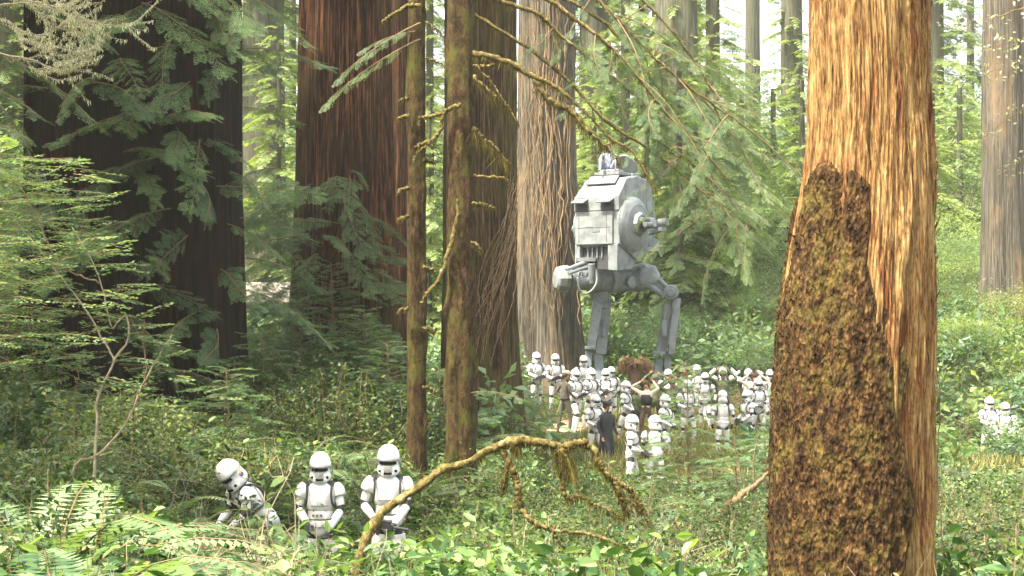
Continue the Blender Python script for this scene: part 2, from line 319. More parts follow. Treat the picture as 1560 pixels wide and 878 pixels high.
BR_LO = [t_branch(40+i, L=3.0, droop=.12+.1*i, nsp=11, sprays=SP_LO, sub=False, size=(.9, 1.7), r0=.03) for i in range(4)]
def t_mesh(T, name, mats):
    g = Geo(); g.addt(T); return g.mesh(name, mats)
BRM = {('hi', i): t_mesh(t, 'branch', [MT['fir'], MT['twig']]) for i, t in enumerate(BR_HI)}
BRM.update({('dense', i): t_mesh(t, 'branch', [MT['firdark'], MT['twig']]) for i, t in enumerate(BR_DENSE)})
BRM.update({('light', i): t_mesh(t, 'branch', [MT['firlight'], MT['twig']]) for i, t in enumerate(BR_HI)})

def t_fern(seed, nf=17, L=.75, np_=36, erect=.9):
    r = rng_(seed); g = Geo()
    for i in range(nf):
        a = i*2.4+r.normal(0, .2); l = L*r.uniform(.7, 1.15); e = r.uniform(.55, 1.1)*erect; m = 9; s = np.linspace(0, 1, m)
        h = l*(e*s-.75*e*s**2.4); rad = l*(.25*s+.62*s**1.4)
        path = np.stack([rad*math.cos(a), rad*math.sin(a), h], -1); V, Q = tube(path, np.linspace(.005, .002, m), 3); g.add(V, Q, .2, 1)
        t = np.linspace(.12, .99, np_); P_ = np.stack([np.interp(t, s, path[:, c]) for c in range(3)], -1); T = nrm(np.gradient(P_, axis=0))
        up = np.array([0, 0, 1.]); S = nrm(np.cross(T, up)); ln = .145*l*np.sin(np.clip(t*1.05+.08, 0, 1)*math.pi)**.6*(1-.3*t)+.012
        N_ = np.cross(S, T); tone = r.uniform(.2, .75)
        for e_ in (-1, 1):
            d = S*e_+T*.35-N_*-.0+np.array([0, 0, -.12])
            V, Q = leaves(P_, d, N_, ln, .9*l/np_*.95, .03); g.add(V, Q, np.clip(tone+r.normal(0, .1, np_), 0, 1), 0)
    return g.tmpl()
def t_shrub(seed, H=.8, Rr=.55, stems=12, per=26, ll=.07, lw=.045, wide=True, spread=1.0, tw=.005, curl=.12, up=.6):
    r = rng_(seed); g = Geo(); pos = []; d = []; n_ = []
    for i in range(stems):
        a = r.uniform(0, 6.28); rr = Rr*math.sqrt(r.random()); h = H*r.uniform(.55, 1.05)*(1-.35*(rr/Rr)**2)
        tip = np.array([rr*math.cos(a)*spread, rr*math.sin(a)*spread, h]); b = tip*[.25, .25, 0]; mid = b*.4+tip*.6+r.normal(0, .07*H, 3); mid[2] = h*.5
        path = smooth_path([b, mid, tip], 7, .012*H, seed*99+i); V, Q = tube(path, np.linspace(tw, tw*.4, 7), 3); g.add(V, Q, .5, 1)
        for j in range(per):
            t = .2+.8*(j+r.random())/per; k = min(5, int(t*6)); p = path[k]+(path[k+1]-path[k])*(t*6-k)
            o = r.normal(0, 1, 3)*[1, 1, .6]; o /= np.linalg.norm(o); off = o*r.uniform(.02, .20)*H*(.35+.65*t)
            pos.append(p+off); d.append(o+[0, 0, r.uniform(-.4, .3)]); n_.append([r.normal(0, .55), r.normal(0, .55), up+.5])
    k = len(pos); V, Q = leaves(pos, np.array(d), np.array(n_), ll*r.uniform(.6, 1.3, k), lw*r.uniform(.7, 1.2, k), .10, wide, curl)
    R = np.clip(r.normal(.45, .22, k), 0, 1); R = np.tile(R, 2) if wide else R; 
    if wide: R = np.concatenate([R[:k], R[:k]])
    g.add(V, Q, R, 0); return g.tmpl()
def t_twigs(seed, H=.8, Rr=.6, n=26, leaf=60):
    r = rng_(seed); g = Geo(); pos = []; d = []
    for i in range(n):
        a = r.uniform(0, 6.28); b = np.array([r.normal(0, .12), r.normal(0, .12), 0]); tip = np.array([Rr*math.cos(a)*r.random(), Rr*math.sin(a)*r.random(), H*r.uniform(.4, 1.05)])
        path = smooth_path([b, (b+tip)/2+r.normal(0, .09, 3), tip], 8, .015, seed*7+i); V, Q = tube(path, np.linspace(.006, .0018, 8), 3); g.add(V, Q, .5, 1)
        for q in range(3):
            k = r.integers(2, 7); e = path[k]+r.normal(0, .12, 3)+[0, 0, .08]; V, Q = tube(np.array([path[k], (path[k]+e)/2+r.normal(0, .012, 3), e]), [.003, .002, .0012], 3); g.add(V, Q, .5, 1)
        for q in range(leaf//n+1):
            k = r.integers(3, 8); pos.append(path[min(k, 7)]+r.normal(0, .03, 3)); d.append(r.normal(0, 1, 3))
    k = len(pos); V, Q = leaves(pos, np.array(d), r.normal(0, 1, (k, 3)), .04, .018, .2); g.add(V, Q, r.random(k), 0)
    return g.tmpl()
def t_cover(seed, n=240, ll=.045, lw=.035, Rr=.6, h=.12):
    r = rng_(seed); g = Geo(); a = r.uniform(0, 6.28, n); q = Rr*np.sqrt(r.random(n)); pos = np.stack([q*np.cos(a), q*np.sin(a), r.uniform(.02, h, n)], -1)
    d = r.normal(0, 1, (n, 3)); d[:, 2] *= .3; V, Q = leaves(pos, d, np.stack([r.normal(0, .4, n), r.normal(0, .4, n), np.ones(n)], -1), ll*r.uniform(.6, 1.4, n), lw*r.uniform(.6, 1.3, n), .08)
    g.add(V, Q, r.random(n), 0); return g.tmpl()
def t_grass(seed, n=130, H=.35, Rr=.35, lay=.4):
    r = rng_(seed); g = Geo(); a = r.uniform(0, 6.28, n); q = Rr*np.sqrt(r.random(n)); pos = np.stack([q*np.cos(a), q*np.sin(a), np.zeros(n)], -1)
    d = np.stack([r.normal(0, lay, n), r.normal(0, lay, n), np.ones(n)], -1); V, Q = leaves(pos, d, r.normal(0, 1, (n, 3)), H*r.uniform(.5, 1.1, n), .009, .1, True, .25)
    g.add(V, Q, r.random(len(Q)), 0); return g.tmpl()
def t_sapling(seed, H=1.2):                               # small feathery conifer
    r = rng_(seed); g = Geo(); V, Q = tube(smooth_path([(0, 0, 0), (.03*H, 0, H*.5), (0, .02*H, H)], 8), np.linspace(.012, .003, 8)*H, 4); g.add(V, Q, .5, 1)
    n = int(26*H/1.2)
    for i in range(n):
        t = .12+.88*i/n; a = i*2.4+r.normal(0, .3); d = np.array([[math.cos(a), math.sin(a), .05+.3*t+r.normal(0, .12)]]); 
        g.addt(SP_MID[i % 3], mat_from(d, np.array([[0, 0, 1.]])+r.normal(0, .2, 3), np.array([0, 0, t*H]), (1.15-.8*t)*H/1.2*r.uniform(.6, 1.1)))
    return g.tmpl()
T_FERN = [t_fern(50+i, L=.95+.15*i, erect=.8+.12*i) for i in range(3)]
T_SALAL = [t_shrub(60+i, .8, .55, 12, 20, .10, .065) for i in range(3)]
T_SALALBIG = [t_shrub(66+i, .8, .6, 10, 12, .14, .095) for i in range(2)]
T_HUCK = [t_shrub(70+i, 1.0, .6, 18, 50, .050, .030, False) for i in range(3)]
T_BUSH = [t_shrub(76+i, 1.0, .7, 20, 50, .085, .055, False, up=.3) for i in range(3)]
T_BUSHBIG = [t_shrub(176+i, 1.0, .7, 14, 30, .14, .08, False, up=.3) for i in range(3)]
T_TWIGS = [t_twigs(80+i) for i in range(2)]
T_COVER = [t_cover(90+i) for i in range(2)]
T_GRASS = [t_grass(95, 150, .5, .4, .5), t_grass(96, 150, .5, .4, 1.0)]
T_SAP = [t_sapling(98), t_sapling(99, 1.3)]

# ------------------------------------------------------------------ scattering of uncountable growth (geometry nodes, kind = stuff)
def scatter(name, meshes, pts, rot, scl, idx, label):
    cc = bpy.data.collections.new(name+' sources')
    for i, me in enumerate(meshes):
        o = bpy.data.objects.new('%s_source_%d' % (name, i), me); cc.objects.link(o)
    me = bpy.data.meshes.new(name); me.vertices.add(len(pts)); me.vertices.foreach_set('co', np.asarray(pts, np.float32).ravel())
    for nm, ty, arr, key in (('rot', 'FLOAT_VECTOR', rot, 'vector'), ('scl', 'FLOAT', scl, 'value'), ('idx', 'INT', idx, 'value')):
        a = me.attributes.new(nm, ty, 'POINT'); a.data.foreach_set(key, np.asarray(arr, np.int32 if ty == 'INT' else np.float32).ravel())
    ob = bpy.data.objects.new(name, me); COL.objects.link(ob)
    ng = bpy.data.node_groups.new(name, 'GeometryNodeTree')
    ng.interface.new_socket('Geometry', in_out='INPUT', socket_type='NodeSocketGeometry'); ng.interface.new_socket('Geometry', in_out='OUTPUT', socket_type='NodeSocketGeometry')
    N, L = ng.nodes.new, ng.links.new; gi, go = N('NodeGroupInput'), N('NodeGroupOutput')
    ip = N('GeometryNodeInstanceOnPoints'); ci = N('GeometryNodeCollectionInfo'); ci.inputs['Collection'].default_value = cc; ci.inputs['Separate Children'].default_value = True; ci.inputs['Reset Children'].default_value = True
    mp = N('GeometryNodeMeshToPoints')
    def at(nm, dt):
        a = N('GeometryNodeInputNamedAttribute'); a.data_type = dt; a.inputs['Name'].default_value = nm; return a.outputs['Attribute']
    L(gi.outputs[0], mp.inputs[0]); L(mp.outputs[0], ip.inputs['Points']); L(ci.outputs[0], ip.inputs['Instance']); ip.inputs['Pick Instance'].default_value = True
    L(at('idx', 'INT'), ip.inputs['Instance Index']); er = N('FunctionNodeEulerToRotation'); L(at('rot', 'FLOAT_VECTOR'), er.inputs[0]); L(er.outputs[0], ip.inputs['Rotation'])
    L(at('scl', 'FLOAT'), ip.inputs['Scale']); L(ip.outputs[0], go.inputs[0])
    md = ob.modifiers.new('scatter', 'NODES'); md.node_group = ng
    ob['kind'] = 'stuff'; ob['label'] = label; ob['category'] = 'undergrowth'; return ob

# ------------------------------------------------------------------ tree trunks
def trunk_geo(R0, R1, H, nth, nz, seed, ridge=.05, K=26, flare=.35, flH=1.2, lobes=5, vs=.22, lean=(0, 0), zb=-.8, dz=1.5, knob=0):
    r = rng_(seed); z = zb+(H-zb)*np.linspace(0, 1, nz)**dz; th = np.arange(nth)/nth*2*math.pi
    Z, TH = np.meshgrid(z, th, indexing='ij'); t = np.clip(Z/H, 0, 1)
    R = R1+(R0-R1)*(1-t)**1.15; e = np.exp(-np.maximum(Z, 0)/flH)
    R = R*(1+flare*e*(1+.5*np.cos(lobes*TH+seed)+.3*np.cos((lobes+3)*TH+2*seed))+.05*np.cos(2*TH+seed)+.035*np.cos(5*TH+seed*2+Z*.06))
    tw = TH/(2*math.pi)+.03*np.sin(Z*.35+seed)+.006*(vnoise(TH*0+5, Z*1.3, 9, seed+5)-.5)*8/K*3
    tw = np.mod(tw, 1); u = tw*K
    a = vnoise(u, Z*vs, K, seed+1); b = vnoise(u*2+7, Z*vs*2.2+3, 2*K, seed+2); c = vnoise(u*5, Z*vs*7, 5*K, seed+3)
    rid = (1-np.abs(2*a-1))*.6+(1-np.abs(2*b-1))*.3+c*.14
    R = R*(1+ridge*(rid-.55)*2)
    if knob: R = R*(1+knob*np.maximum(0, vnoise(tw*9, Z*2.2, 9, seed+9)-.72)*4)
    X = R*np.cos(TH)+lean[0]*t; Y = R*np.sin(TH)+lean[1]*t
    i = np.arange(nz-1)[:, None]; j = np.arange(nth)[None]
    Q = np.stack([i*nth+j, i*nth+(j+1) % nth, (i+1)*nth+(j+1) % nth, (i+1)*nth+j], -1).reshape(-1, 4)
    return Geo().add(np.stack([X, Y, Z], -1), Q)
def tree_at(px, Y, name, label, cat='tree', group=None):
    x = (px-CX)/F*Y; return thing(name, label, cat, (x, Y, G(x, Y)-.05), 0, group)
def put_branch(root, key, i, pos, az, tilt=0, s=1.0, roll=0):
    M = Matrix.Translation(pos) @ Matrix.Rotation(az, 4, 'Z') @ Matrix.Rotation(-tilt, 4, 'Y') @ Matrix.Rotation(roll, 4, 'X') @ Matrix.Scale(s, 4)
    return meshobj('branch', BRM[(key, i % 4)], root, M)
W2 = lambda w_px, Y: w_px/F*Y/2                            # half width in metres from a width in photo pixels

# 1 the huge dark redwood on the left, two fused stems
T1 = tree_at(165, 32.6, 'redwood_tree', 'huge dark redwood at the far left, wider than the others, hung with drooping fir sprays')
trunk_geo(W2(244, 32.6), 1.3, 34, 420, 120, 11, .05, 52, .16, 1.5).build('trunk', MT['redwood_shaded'], T1, True)
o = trunk_geo(W2(128, 32), .64, 32, 260, 110, 12, .055, 34, .16, 1.2).build('trunk', MT['redwood_shaded'], T1, True); o.location = (W2(286, 32.6), -.55, 0)
r = rng_(5)
def hang(root, cx_, Y, rad_fn, n, seed, key, z0, z1, azr=(-2.6, -.5), s=(.5, .95), px=None):
    rr = rng_(seed)
    for i in range(n):
        z = z0+(z1-z0)*(i+rr.random())/n; az = rr.uniform(*azr); R = rad_fn(z)*rr.uniform(.8, 1.0)
        put_branch(root, key, i, (cx_+R*math.cos(az), Y+R*math.sin(az), z), az+rr.normal(0, .6), rr.uniform(-.35, .25), rr.uniform(*s), rr.normal(0, .45))
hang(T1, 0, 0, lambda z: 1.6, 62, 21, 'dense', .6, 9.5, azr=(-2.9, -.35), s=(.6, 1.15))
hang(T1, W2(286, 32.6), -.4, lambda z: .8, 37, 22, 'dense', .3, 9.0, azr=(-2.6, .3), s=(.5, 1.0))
# 2 the second big redwood, red-brown bark
T2 = tree_at(527, 39, 'redwood_tree', 'red-brown redwood with deeply furrowed bark between the huge dark redwood and the thin mossy trunks')
trunk_geo(W2(142, 39), .86, 36, 360, 120, 14, .06, 54, .34, 2.6, lobes=4).build('trunk', MT['redwood'], T2, True)
hang(T2, -.25, 0, lambda z: 1.25, 80, 23, 'dense', .4, 5.6, azr=(-2.9, -.9), s=(.5, .95))
hang(T2, -.6, -.2, lambda z: .95, 8, 24, 'hi', 4.2, 8.8, azr=(-3.3, -2.4), s=(.35, .5))
T2b = tree_at(600, 47, 'redwood_tree', 'narrow pale-lit redwood just behind the right edge of the red-brown redwood')
trunk_geo(W2(50, 47), .38, 30, 160, 80, 15, .06, 26, .2, 1.5).build('trunk', MT['redwood'], T2b, True)
# 3 centre redwood behind the mossy trunks
T3 = tree_at(733, 40, 'redwood_tree', 'large redwood directly behind the thicker mossy trunk, roots trailing down its right side')
trunk_geo(W2(112, 40), .76, 34, 320, 120, 17, .06, 48, .22, 1.6).build('trunk', MT['redwood_olive'], T3, True)
def vine(root_loc, pts, rad, seed, parent, mat='vine', name='vine', jit=.012):
    pth = smooth_path([Vector(p)-root_loc for p in pts], 22, jit, seed)
    g = Geo(); V, Q = tube(pth, np.linspace(rad, rad*.6, 22), 5, .1, seed); g.add(V, Q); return g.build(name, MT[mat], parent, True)
r = rng_(31)
for i in range(24):
    y0 = 250+i*6+r.normal(0, 6); x0 = 792-r.uniform(0, 14); x1 = 722+r.uniform(0, 48); y1 = 395+i*5+r.normal(0, 10)
    vine(T3.location, [P(x0, y0, 39.4), P((x0*.55+x1*.45)+r.normal(6, 4), (y0+y1)/2-4, 38.9), P(x1, y1, 38.85), P(x1-8, y1+r.uniform(30, 70), 38.9)], r.uniform(.006, .014), 300+i, T3)
# 4 grey redwood hung with roots
T4 = tree_at(832, 58, 'redwood_tree', 'grey redwood draped with long tan hanging roots, left of the walking machine')
trunk_geo(W2(86, 58), .80, 36, 300, 110, 19, .06, 44, .30, 2.2).build('trunk', MT['grey'], T4, True)
for i in range(34):
    x0 = r.uniform(796, 866); y0 = r.uniform(-40, 170); y1 = r.uniform(380, 505); pts = [P(x0+r.normal(0, 7), y0+(y1-y0)*k/5, 56.75+abs(x0-832)*.012+(-.25 if k > 3 else 0)) for k in range(6)]
    vine(T4.location, pts, r.choice([.010, .014, .02, .035]), 400+i, T4, jit=.035)

# ------------------------------------------------------------------ mossy branches
def fringe(g, path, dens, ln, seed, mi=1, w=.007, all_=True):
    r = rng_(seed); n = int(dens*np.linalg.norm(np.diff(path, axis=0), axis=1).sum()); t = r.random(n)*(len(path)-1); k = t.astype(int); p = path[k]+(path[np.minimum(k+1, len(path)-1)]-path[k])*(t-k)[:, None]
    p = p+r.normal(0, .010, p.shape); d = np.stack([r.normal(0, .3, n), r.normal(0, .3, n), -np.ones(n)], -1); cl = .4+1.2*vnoise(t*1.1, t*0, 97, seed)**2*1.6
    if all_: m = r.random(n) < .45; d[m] = r.normal(0, 1, (m.sum(), 3)); cl = np.where(m, .22, cl)
    V, Q = leaves(p, d, r.normal(0, 1, (n, 3)), ln*cl*r.uniform(.4, 1.3, n), w*r.uniform(.7, 1.5, n), .1); g.add(V, Q, r.random(n), mi)
def mossbranch(root, pts, rads, seed, dens=260, ln=.07, name='branch', mats=None, n=40, jit=.01, parent=None, lump=.12, w=.007):
    pth = smooth_path([Vector(p)-root for p in pts], n, jit, seed); rad = np.interp(np.linspace(0, 1, n), np.linspace(0, 1, len(rads)), rads)
    g = Geo(); V, Q = tube(pth, rad, 7, lump, seed); g.add(V, Q, .5, 0)
    if dens: fringe(g, pth, dens, ln, seed, w=w)
    return g, pth
MB = [MT['mossbranch'], MT['moss'], MT['fir'], MT['twig']]
# 5, 6 the thin mossy trunks
def slim(px, Y, w0, w1, seed, label):
    t = tree_at(px, Y, 'mossy_tree', label); H = 22
    g = trunk_geo(W2(w0, Y), W2(w1, Y)*.75, H, 90, 150, seed, .05, 13, .22, .5, vs=1.8, dz=1.25, knob=.28)
    g.build('trunk', MT['mossy'], t, True); return t
S1 = slim(635, 27, 30, 27, 61, 'thinnest mossy trunk, standing left of its thicker mossy neighbour')
S2 = slim(702, 26.5, 44, 43, 62, 'thicker of the two mossy trunks, with mossy broken branch stubs')
def sp(tree, pts, Y, rads, seed, **k):
    pts3 = [P(p[0], p[1], (p[2] if len(p) > 2 else Y)) for p in pts]; g, pth = mossbranch(tree.location, pts3, rads, seed, **k)
    return g.build('branch', MB, tree, True), pth
Y1, Y2 = 26.7, 26.2
sp(S2, [(702, 158), (682, 168), (660, 176), (641, 181), (637, 190)], Y2, [.035, .03, .028, .02], 501, dens=500, ln=.05)
sp(S2, [(700, 160), (676, 172), (672, 192), (660, 212), (640, 220), (632, 226)], Y2, [.03, .03, .025, .015], 502, dens=500, ln=.06)
sp(S2, [(668, 205), (650, 222), (634, 235), (629, 253)], Y2, [.02, .024, .012], 503, dens=400, ln=.06)
sp(S2, [(698, 305), (694, 345), (678, 400), (668, 428), (652, 445), (642, 462)], Y2, [.02, .035, .035, .03, .02], 504, dens=350, ln=.03)
sp(S2, [(722, 195), (738, 212), (760, 232), (778, 252)], Y2, [.03, .028, .02, .01], 505, dens=900, ln=.16)
sp(S2, [(722, 100), (745, 120), (758, 140), (775, 165), (790, 190)], Y2, [.02, .014, .012, .008], 506, dens=400, ln=.10)
sp(S2, [(722, 118), (745, 138), (760, 150)], Y2, [.03, .02, .01], 507, dens=700, ln=.14)
sp(S2, [(720, 268), (745, 270), (768, 272), (778, 282)], Y2, [.024, .022, .014], 508, dens=300, ln=.03)
sp(S2, [(720, 310), (738, 312), (755, 318)], Y2, [.024, .022, .014], 509, dens=500, ln=.07)
sp(S2, [(722, 100), (738, 101), (752, 99)], Y2, [.024, .022, .014], 510, dens=300, ln=.04)
sp(S2, [(718, 370), (728, 374), (734, 384)], Y2, [.02, .022, .014], 511, dens=500, ln=.05)
sp(S1, [(640, 8), (620, 10), (600, 22), (582, 34)], Y1, [.035, .035, .03, .02], 512, dens=500, ln=.04)
sp(S1, [(650, 35), (665, 45), (672, 52)], Y1, [.02, .015, .006], 513, dens=200, ln=.03)
sp(S1, [(650, 88), (668, 96), (686, 110), (700, 120)], Y1, [.018, .014, .008], 514, dens=200, ln=.05)
for i, (yy, sd_) in enumerate([(150, -1), (176, -1), (243, 1), (287, -1), (330, -1), (408, 1), (470, -1), (500, 1), (590, 1)]):
    sp(S1, [(634+sd_*12, yy), (634+sd_*22, yy+2), (634+sd_*28, yy+7)], Y1, [.03, .022, .012], 520+i, dens=500, ln=.04)
# grey-green fir sprays reaching left from the thin trunk
for (x0, y0, x1, y1, sc_) in ((640, 35, 520, 95, 1.0), (640, 60, 500, 130, 1.0), (632, 48, 560, 60, .8)):
    a = P(x0, y0, 26.5); b = P(x1, y1, 25.6); d = (b-a); L_ = d.length
    M = Matrix.Translation(a-S1.location) @ d.to_track_quat('X', 'Z').to_matrix().to_4x4() @ Matrix.Scale(L_/2.3, 4)
    meshobj('branch', BRM[('light', int(x0) % 4)], S1, M)
a = P(712, 600, 26.4); d = P(790, 585, 25.8)-a
meshobj('branch', BRM[('light', 2)], S2, Matrix.Translation(a-S2.location) @ d.to_track_quat('X', 'Z').to_matrix().to_4x4() @ Matrix.Scale(d.length/2.2, 4))

# the long drooping fir branches that cross the upper middle
def limb(pts, Y, rads, seed, key, n_sp=26, s=(.5, 1.0), dens=250, ln=.07, t0=.25, down=.5):
    o_, pth = sp(S2, pts, Y, rads, seed, dens=dens, ln=ln, n=50)
    rr = rng_(seed+1); g = Geo()
    for i in range(n_sp):
        t = t0+(1-t0)*(i+rr.random())/n_sp; k = min(len(pth)-2, int(t*(len(pth)-1))); T = nrm(pth[k+1]-pth[k]); sd_ = 1 if i % 2 else -1
        d = T*.35+np.array([rr.normal(.1, .8), sd_*.5+rr.normal(0, .3), -down*.5+rr.normal(0, .3)]); L_ = rr.uniform(*s)
        br = BR_HI[i % 4]; g.addt(br, mat_from(d[None], np.array([[rr.normal(0, .4), rr.normal(0, .4), 1.]]), pth[k], L_*.5))
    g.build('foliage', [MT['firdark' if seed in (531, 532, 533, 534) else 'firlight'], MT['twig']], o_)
limb([(722, 82), (770, 92), (800, 110), (850, 135), (885, 165), (925, 205), (965, 235, 25.8), (1000, 290, 25.5)], 26.4, [.045, .05, .035, .02, .012, .005], 531, 'hi', 5, (.3, .5), 700, .09, .5)
limb([(812, 122), (835, 150), (868, 168), (890, 192), (915, 215), (945, 245)], 26.2, [.02, .05, .05, .03, .008], 532, 'hi', 3, (.3, .45), 900, .14, .7)
limb([(720, -30), (835, 0), (870, 25), (905, 50), (935, 75), (970, 115), (1010, 165), (1060, 215), (1105, 270)], 25.6, [.04, .03, .025, .02, .01], 533, 'hi', 18, (.6, 1.2), 500, .07, .3)
limb([(720, -10), (775, 5), (822, 22), (845, 45), (895, 88), (950, 128), (988, 165), (1005, 215), (1050, 245), (1110, 300)], 26.8, [.04, .03, .02, .02, .01], 534, 'hi', 20, (.6, 1.2), 500, .09, .3)
limb([(720, -90), (850, -40), (910, 0), (960, 50), (1005, 95), (1060, 140), (1130, 190)], 27.2, [.04, .03, .025, .02, .01], 535, 'hi', 22, (.9, 1.7), 150, .05, .3)
limb([(720, 20), (840, 100), (930, 190), (1000, 235), (1055, 280), (1110, 320), (1150, 350)], 27.6, [.03, .03, .02, .015, .008], 536, 'hi', 18, (.6, 1.2), 150, .05, .5, .7)
limb([(720, -60), (900, 20), (985, 110), (1040, 200), (1090, 300), (1130, 360)], 28.2, [.03, .03, .02, .015, .008], 537, 'hi', 12, (.6, 1.5), 100, .05, .45, .8)

limb([(722, -120), (900, -60), (1010, 30), (1080, 130), (1130, 230), (1160, 300)], 29.5, [.04, .03, .02, .015, .008], 538, 'hi', 18, (.6, 1.5), 60, .05, .35, .6)
if 0: limb([(722, 60), (850, 60), (960, 150), (1040, 260), (1080, 360), (1100, 450)], 29.0, [.03, .025, .02, .012, .006], 539, 'hi', 16, (.6, 1.2), 60, .05, .6, .7)
# ------------------------------------------------------------------ big weathered dead trunk on the right
def mk_snag_wood():
    m, t, b, N, L = newmat('weathered_heartwood')
    tc = N('ShaderNodeTexCoord'); mp = N('ShaderNodeMapping'); mp.inputs['Scale'].default_value = (1, 1, .055); L(tc.outputs['Object'], mp.inputs[0])
    n1 = N('ShaderNodeTexNoise'); n1.inputs['Scale'].default_value = 46; n1.inputs['Detail'].default_value = 8; n1.inputs['Roughness'].default_value = .7; L(mp.outputs[0], n1.inputs[0])
    m2 = N('ShaderNodeMapping'); m2.inputs['Scale'].default_value = (1, 1, .22); L(tc.outputs['Object'], m2.inputs[0])
    n3 = N('ShaderNodeTexNoise'); n3.inputs['Scale'].default_value = 5; n3.inputs['Detail'].default_value = 9; n3.inputs['Roughness'].default_value = .78; n3.inputs['Distortion'].default_value = .3; L(m2.outputs[0], n3.inputs[0])
    m4 = N('ShaderNodeMapping'); m4.inputs['Scale'].default_value = (1, 1, .16); L(tc.outputs['Object'], m4.inputs[0])
    n4 = N('ShaderNodeTexNoise'); n4.inputs['Scale'].default_value = 75; n4.inputs['Detail'].default_value = 5; n4.inputs['Roughness'].default_value = .75; L(m4.outputs[0], n4.inputs[0])
    mm = N('ShaderNodeMix'); mm.inputs[0].default_value = .42; L(n1.outputs[0], mm.inputs[2]); L(n4.outputs[0], mm.inputs[3])
    r = ramp(t, [(.40, (.035, .014, .005)), (.47, (.15, .078, .024)), (.54, (.27, .175, .065)), (.63, (.38, .285, .125))]); L(mm.outputs[0], r.inputs[0])
    r3 = ramp(t, [(.51, (0, 0, 0)), (.60, (.95, .95, .95))]); L(n3.outputs[0], r3.inputs[0])
    ro = ramp(t, [(.38, (.025, .007, .002)), (.5, (.11, .032, .008)), (.62, (.27, .11, .03))]); L(mm.outputs[0], ro.inputs[0])
    mx = N('ShaderNodeMix'); mx.data_type = 'RGBA'; L(r3.outputs[0], mx.inputs[0]); L(r.outputs[0], mx.inputs[6]); L(ro.outputs[0], mx.inputs[7])
    L(mx.outputs[2], b.inputs['Base Color']); b.inputs['Roughness'].default_value = .85; b.inputs['Specular IOR Level'].default_value = .2
    bp = N('ShaderNodeBump'); bp.inputs['Strength'].default_value = 1; bp.inputs['Distance'].default_value = .03; L(n1.outputs[0], bp.inputs['Height']); L(bp.outputs[0], b.inputs['Normal'])
    return m
def mk_snag_bark():
    m, t, b, N, L = newmat('flaking_brown_bark')
    tc = N('ShaderNodeTexCoord'); mp = N('ShaderNodeMapping'); mp.inputs['Scale'].default_value = (1, 1, .45); L(tc.outputs['Object'], mp.inputs[0])
    n1 = N('ShaderNodeTexNoise'); n1.inputs['Scale'].default_value = 22; n1.inputs['Detail'].default_value = 6; n1.inputs['Roughness'].default_value = .65; L(mp.outputs[0], n1.inputs[0])
    v = N('ShaderNodeTexVoronoi'); v.inputs['Scale'].default_value = 52; L(mp.outputs[0], v.inputs[0])
    r = ramp(t, [(.38, (.008, .003, .001)), (.47, (.026, .013, .004)), (.56, (.058, .031, .010)), (.68, (.12, .072, .026))]); L(n1.outputs[0], r.inputs[0])
    n3 = N('ShaderNodeTexNoise'); n3.inputs['Scale'].default_value = 3.5; n3.inputs['Detail'].default_value = 9; n3.inputs['Roughness'].default_value = .8; L(tc.outputs['Object'], n3.inputs[0])
    r3 = ramp(t, [(.50, (0, 0, 0)), (.68, (1, 1, 1))]); L(n3.outputs[0], r3.inputs[0])
    mx = N('ShaderNodeMix'); mx.data_type = 'RGBA'; L(r3.outputs[0], mx.inputs[0]); L(r.outputs[0], mx.inputs[6]); mx.inputs[7].default_value = (.10, .08, .018, 1)
    L(mx.outputs[2], b.inputs['Base Color']); b.inputs['Roughness'].default_value = .9; b.inputs['Specular IOR Level'].default_value = .15
    bp = N('ShaderNodeBump'); bp.inputs['Strength'].default_value = 1; bp.inputs['Distance'].default_value = .02; L(v.outputs[0], bp.inputs['Height'])
    b2 = N('ShaderNodeBump'); b2.inputs['Strength'].default_value = 1; b2.inputs['Distance'].default_value = .025; L(n1.outputs[0], b2.inputs['Height']); L(bp.outputs[0], b2.inputs['Normal']); L(b2.outputs[0], b.inputs['Normal'])
    return m
YS = 12.0
zpx = lambda py, Y=YS: CZ+(HZ-py)/F*Y
xs_c = (1318-CX)/F*YS
SN = thing('dead_tree', 'broad dead trunk at the right with splintered pale heartwood and a slab of brown bark', 'dead tree', (xs_c, YS, G(xs_c, YS)-.05))
SZ = SN.location.z
